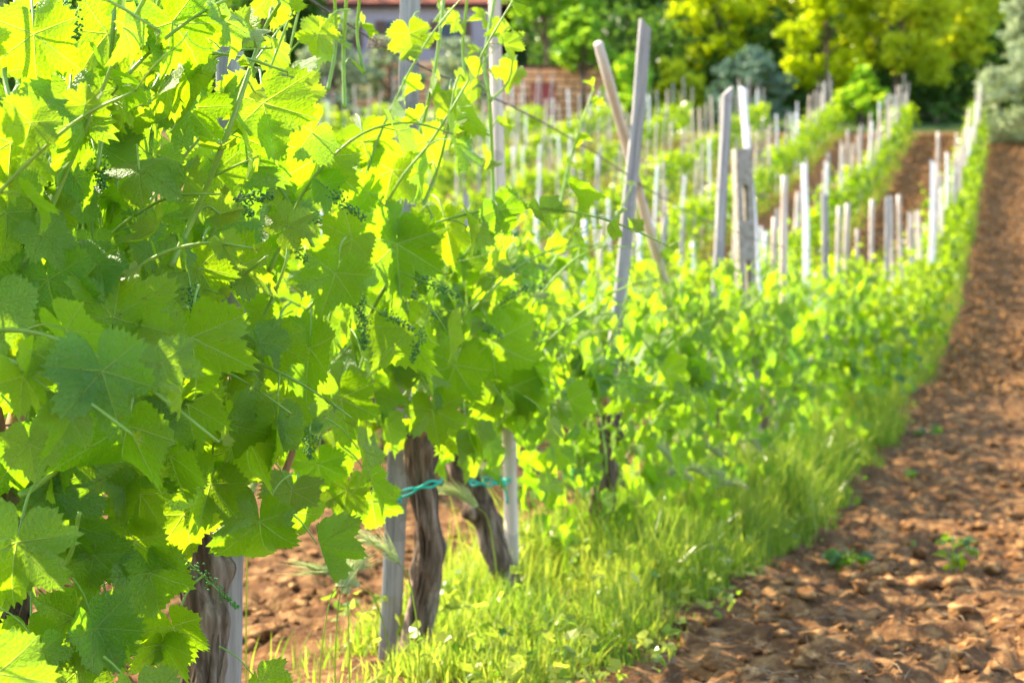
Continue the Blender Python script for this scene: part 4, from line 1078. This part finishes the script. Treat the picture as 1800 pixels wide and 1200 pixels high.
tree(1105, 59, 2.9, 1.4, 'light', 'light green bushy tree behind the crossed stakes', 5200, base=.1, lobes=12)
tree(1190, 60, 2.6, 1.3, 'ygreen', 'low yellow green tree left of the blue grey olive', 4800, base=.1, lobes=12)
tree(1262, 66, 8.6, 2.5, 'yellow', 'big bright yellow tree above the blue grey olive', 9500, .12, base=.2)
tree(1322, 56.5, 3.1, 1.55, 'olive', 'blue grey olive tree with round crown in front of the yellow tree', 9000, .075, base=.12, kind='olive tree', name='olive_tree')
tree(1452, 61, 7.4, 1.9, 'yellow', 'tall golden tree with slim reddish trunk right of the blue grey olive', 8500, .12, base=.2)
tree(1398, 68, 8.5, 2.2, 'ygreen', 'yellow tree behind and between the olive and the golden tree', 6500, .13, base=.25)
tree(1565, 60, 6.6, 2.3, 'ygreen', 'wide yellow green tree overhanging the dark gap at the row ends', 9500, .12, base=.34)
tree(1650, 63, 7.0, 2.3, 'ygreen', 'green tree right of the wide yellow green tree over the dark gap', 7500, .12, base=.36)
tree(1512, 58.5, 2.0, 1.2, 'light', 'bright green shrub under the golden tree', 3600, base=.05, lobes=10, kind='shrub', name='shrub')
tree(1640, 60, 1.4, 1.1, 'dark', 'low dark shrub in the dark gap between the row ends', 2200, base=.05, lobes=9, kind='shrub', name='shrub')  # tree shade of the gap is put into the dark leaf colour
tree(1745, 69, 9.0, 2.7, 'dark', 'dark bluish green tree above the pale olive at the right edge', 7500, .14)
tree(1810, 49, 5.2, 2.0, 'pale', 'pale silvery olive tree at the right edge beside the path end', 15000, .075, base=.06, kind='olive tree', name='olive_tree')
tree(1745, 54, 1.8, 1.0, 'dark', 'dark green shrub at the foot of the pale olive', 3000, base=.05, lobes=9, kind='shrub', name='shrub')  # leaves coloured dark so the shaded gap here stays dark
tree(590, 57, 4.2, 1.5, 'pale', 'grey green olive left of the tall grey board stake', 7500, .08, base=.1, kind='olive tree', name='olive_tree')
tree(690, 58.5, 3.7, 1.25, 'pale', 'small grey green olive in front of the house wall', 5500, .08, base=.1, kind='olive tree', name='olive_tree')
tree(815, 58, 3.8, 1.3, 'pale', 'grey green olive between the round pole and the house', 6000, .08, base=.1, kind='olive tree', name='olive_tree')
tree(470, 66, 9.0, 3.0, 'dark', 'dark tree left of the house', 7000, .14)
tree(300, 62, 8.0, 2.8, 'green', 'green tree glimpsed behind the near leaves at upper left', 6000, .14)
def woodland():
    rs = np.random.default_rng(4); fb = Buf(); O, S, A = [], [], []
    for i in range(330):
        Yd = rs.uniform(74, 135); x = rs.uniform(-.62, .62) * Yd
        if Yd < 88 and -11.5 < x < .5: continue
        z = T(x, Yd); h = rs.uniform(6, 10); r = rs.uniform(2.2, 3.6); m = 420
        cc = unit(rs.normal(size=(18, 3))) * [r * .75, r * .75, h * .42] + [x, Yd, z + h * .52]; own = rs.integers(0, 18, m)
        O.append(cc[own] + rs.normal(0, r * .26, (m, 3))); S.append(rs.uniform(.25, .5, m)); A.append(np.clip(rs.normal(.4, .3, m), 0, 1))
    O = np.concatenate(O); m = len(O)
    add_leaves(fb, L_FAR, O, unit(rs.normal(size=(m, 3))), unit(rs.normal(size=(m, 3)) + [0, 0, .7]), np.concatenate(S), np.concatenate(A), rs)
    o = link('woodland', fb.mesh('woodland'), TM['dark']); props(o, 'dark wooded slope closing the view behind the trees', 'woodland', kind='stuff')
woodland()
def understory():
    rs = np.random.default_rng(9); fb = Buf(); m = 26000
    X = rs.uniform(-26, 27, m); Yd = rs.uniform(64.5, 72, m); keep = ~((X < .8) & (X > -9)); X, Yd = X[keep], Yd[keep]; m = len(X)
    Z = terrain(X, Yd, False) + rs.random(m) ** 1.2 * 4.5
    add_leaves(fb, L_FAR, np.stack([X, Yd, Z], -1), unit(rs.normal(size=(m, 3))), unit(rs.normal(size=(m, 3)) + [0, 0, .7]), rs.uniform(.12, .24, m), np.clip(rs.normal(.3, .3, m), 0, 1), rs)
    o = link('undergrowth', fb.mesh('undergrowth'), TM['dark']); props(o, 'dark thicket under the trees behind the rows', 'undergrowth', kind='stuff')
understory()

# ------------------------------------------------------------------ house, orange wall, red bin
def flat(name, c, rough=.85, sc=6, var=.15):
    a = tuple(v * (1 - var) for v in c); b = tuple(min(1, v * (1 + var)) for v in c); return simple(name, [(0.3, a), (0.7, b)], sc, rough, .2, (1, 1, 1), .2, .01)
def house():
    Yd = 76; x0 = (560 - 900) / FPX * Yd; x1 = (880 - 900) / FPX * Yd; cx = (x0 + x1) / 2; z = T(cx, Yd) - .5
    eave = at(700, 13, Yd - 3)[2]; e = empty('house', (cx, Yd, z)); W = x1 - x0; H = eave - z
    wm = flat('mauve_render', (.42, .33, .34)); rm = simple('roof_tiles', [(0.3, (.20, .06, .035)), (0.7, (.36, .13, .07))], 5, .9, .1, (1, 8, 1), .6, .05); dk = flat('dark_eave', (.10, .035, .03))
    b = Buf(); box(b, (0, 0, H / 2), (W, 6, H)); wall = link('wall', b.mesh('wall', False), wm, e)
    b = Buf(); ov = .5
    V = np.array([[-W / 2 - ov, -3 - ov, H], [W / 2 + ov, -3 - ov, H], [W / 2 + ov, 3 + ov, H], [-W / 2 - ov, 3 + ov, H], [-W / 2 - ov, 0, H + 1.8], [W / 2 + ov, 0, H + 1.8]])
    b.add(V + [0, 0, .14], [np.array([[0, 1, 5, 4], [2, 3, 4, 5]]), np.array([[1, 2, 5], [3, 0, 4]])]); link('roof', b.mesh('roof', False), rm, e)
    b = Buf(); box(b, (0, 0, H + .06), (W + 2 * ov - .02, 6 + 2 * ov - .02, .14)); link('eave', b.mesh('eave', False), dk, e)
    gm = flat('dark_glass', (.05, .06, .07), .2); sm = flat('shutter_paint', (.16, .09, .06))
    for xx in (-3.1, -.4, 2.3):
        b = Buf(); box(b, (xx, -3.02, H - 1.35), (1.0, .08, 1.3)); w_ = link('window', b.mesh('window', False), gm, e)
        for s in (-1, 1): b = Buf(); box(b, (xx + s * .78, -3.04, H - 1.35), (.5, .06, 1.36)); link('shutter', b.mesh('shutter', False), sm, w_)
        b = Buf(); box(b, (xx, -3.06, H - 2.06), (1.2, .16, .08)); link('sill', b.mesh('sill', False), wm, w_)
    props(e, 'mauve rendered house with dark eave at the top behind the olives', 'house')
house()
def brick_wall():
    Yd = 61.5; x0 = (630 - 900) / FPX * Yd; x1 = (1062 - 900) / FPX * Yd; zt = at(900, 106, Yd)[2]; z = T((x0 + x1) / 2, Yd) - .4
    om = simple('terracotta', [(0.3, (.75, .30, .12)), (0.7, (.90, .52, .26))], 3.5, .9, .1, (1, 1, 2), .4, .03)  # sunlit look put into a brighter albedo; this face gets no sun
    rs = np.random.default_rng(3); e = empty('brick_wall', ((x0 + x1) / 2, Yd, z)); b = Buf(); H = zt - z; W = x1 - x0; n = int(H / .3)
    for i in range(n):
        xx = -W / 2
        while xx < W / 2:
            l = rs.uniform(.7, 1.3); top = H - rs.uniform(0, .25) * (i > n - 3)
            if not (i >= n - 2 and rs.random() < .3): box(b, (xx + l / 2, rs.normal(0, .02), (i + .5) * .3), (l - .05, .5, .24))
            xx += l
    link('bricks', b.mesh('bricks', False), om, e)
    b = Buf(); box(b, (0, .06, H * .47), (W - .1, .34, H * .92)); link('mortar_core', b.mesh('mortar_core', False), flat('mortar', (.10, .05, .03)), e)
    props(e, 'low orange terracotta wall of long courses below the house', 'wall')
    p = at(955, 185, 60.3); zz = T(p[0], 60.3); e = empty('bin', (p[0], 60.3, zz)); rm = flat('red_plastic', (.30, .04, .03), .4, 5, .1)
    hgt = at(955, 150, 60.3)[2] - zz
    b = Buf(); V = []
    for zz_, s in ((0, .36), (hgt - .06, .46)):
        V += [[-s, -.3, zz_], [s, -.3, zz_], [s, .3, zz_], [-s, .3, zz_]]
    b.add(np.array(V), np.array([[0, 3, 2, 1], [4, 5, 6, 7], [0, 1, 5, 4], [1, 2, 6, 5], [2, 3, 7, 6], [3, 0, 4, 7]])); link('body', b.mesh('body', False), rm, e)
    b = Buf(); box(b, (0, 0, hgt - .02), (1.02, .68, .07)); link('lid', b.mesh('lid', False), rm, e)
    props(e, 'red bin standing before the orange terracotta wall', 'bin')
brick_wall()
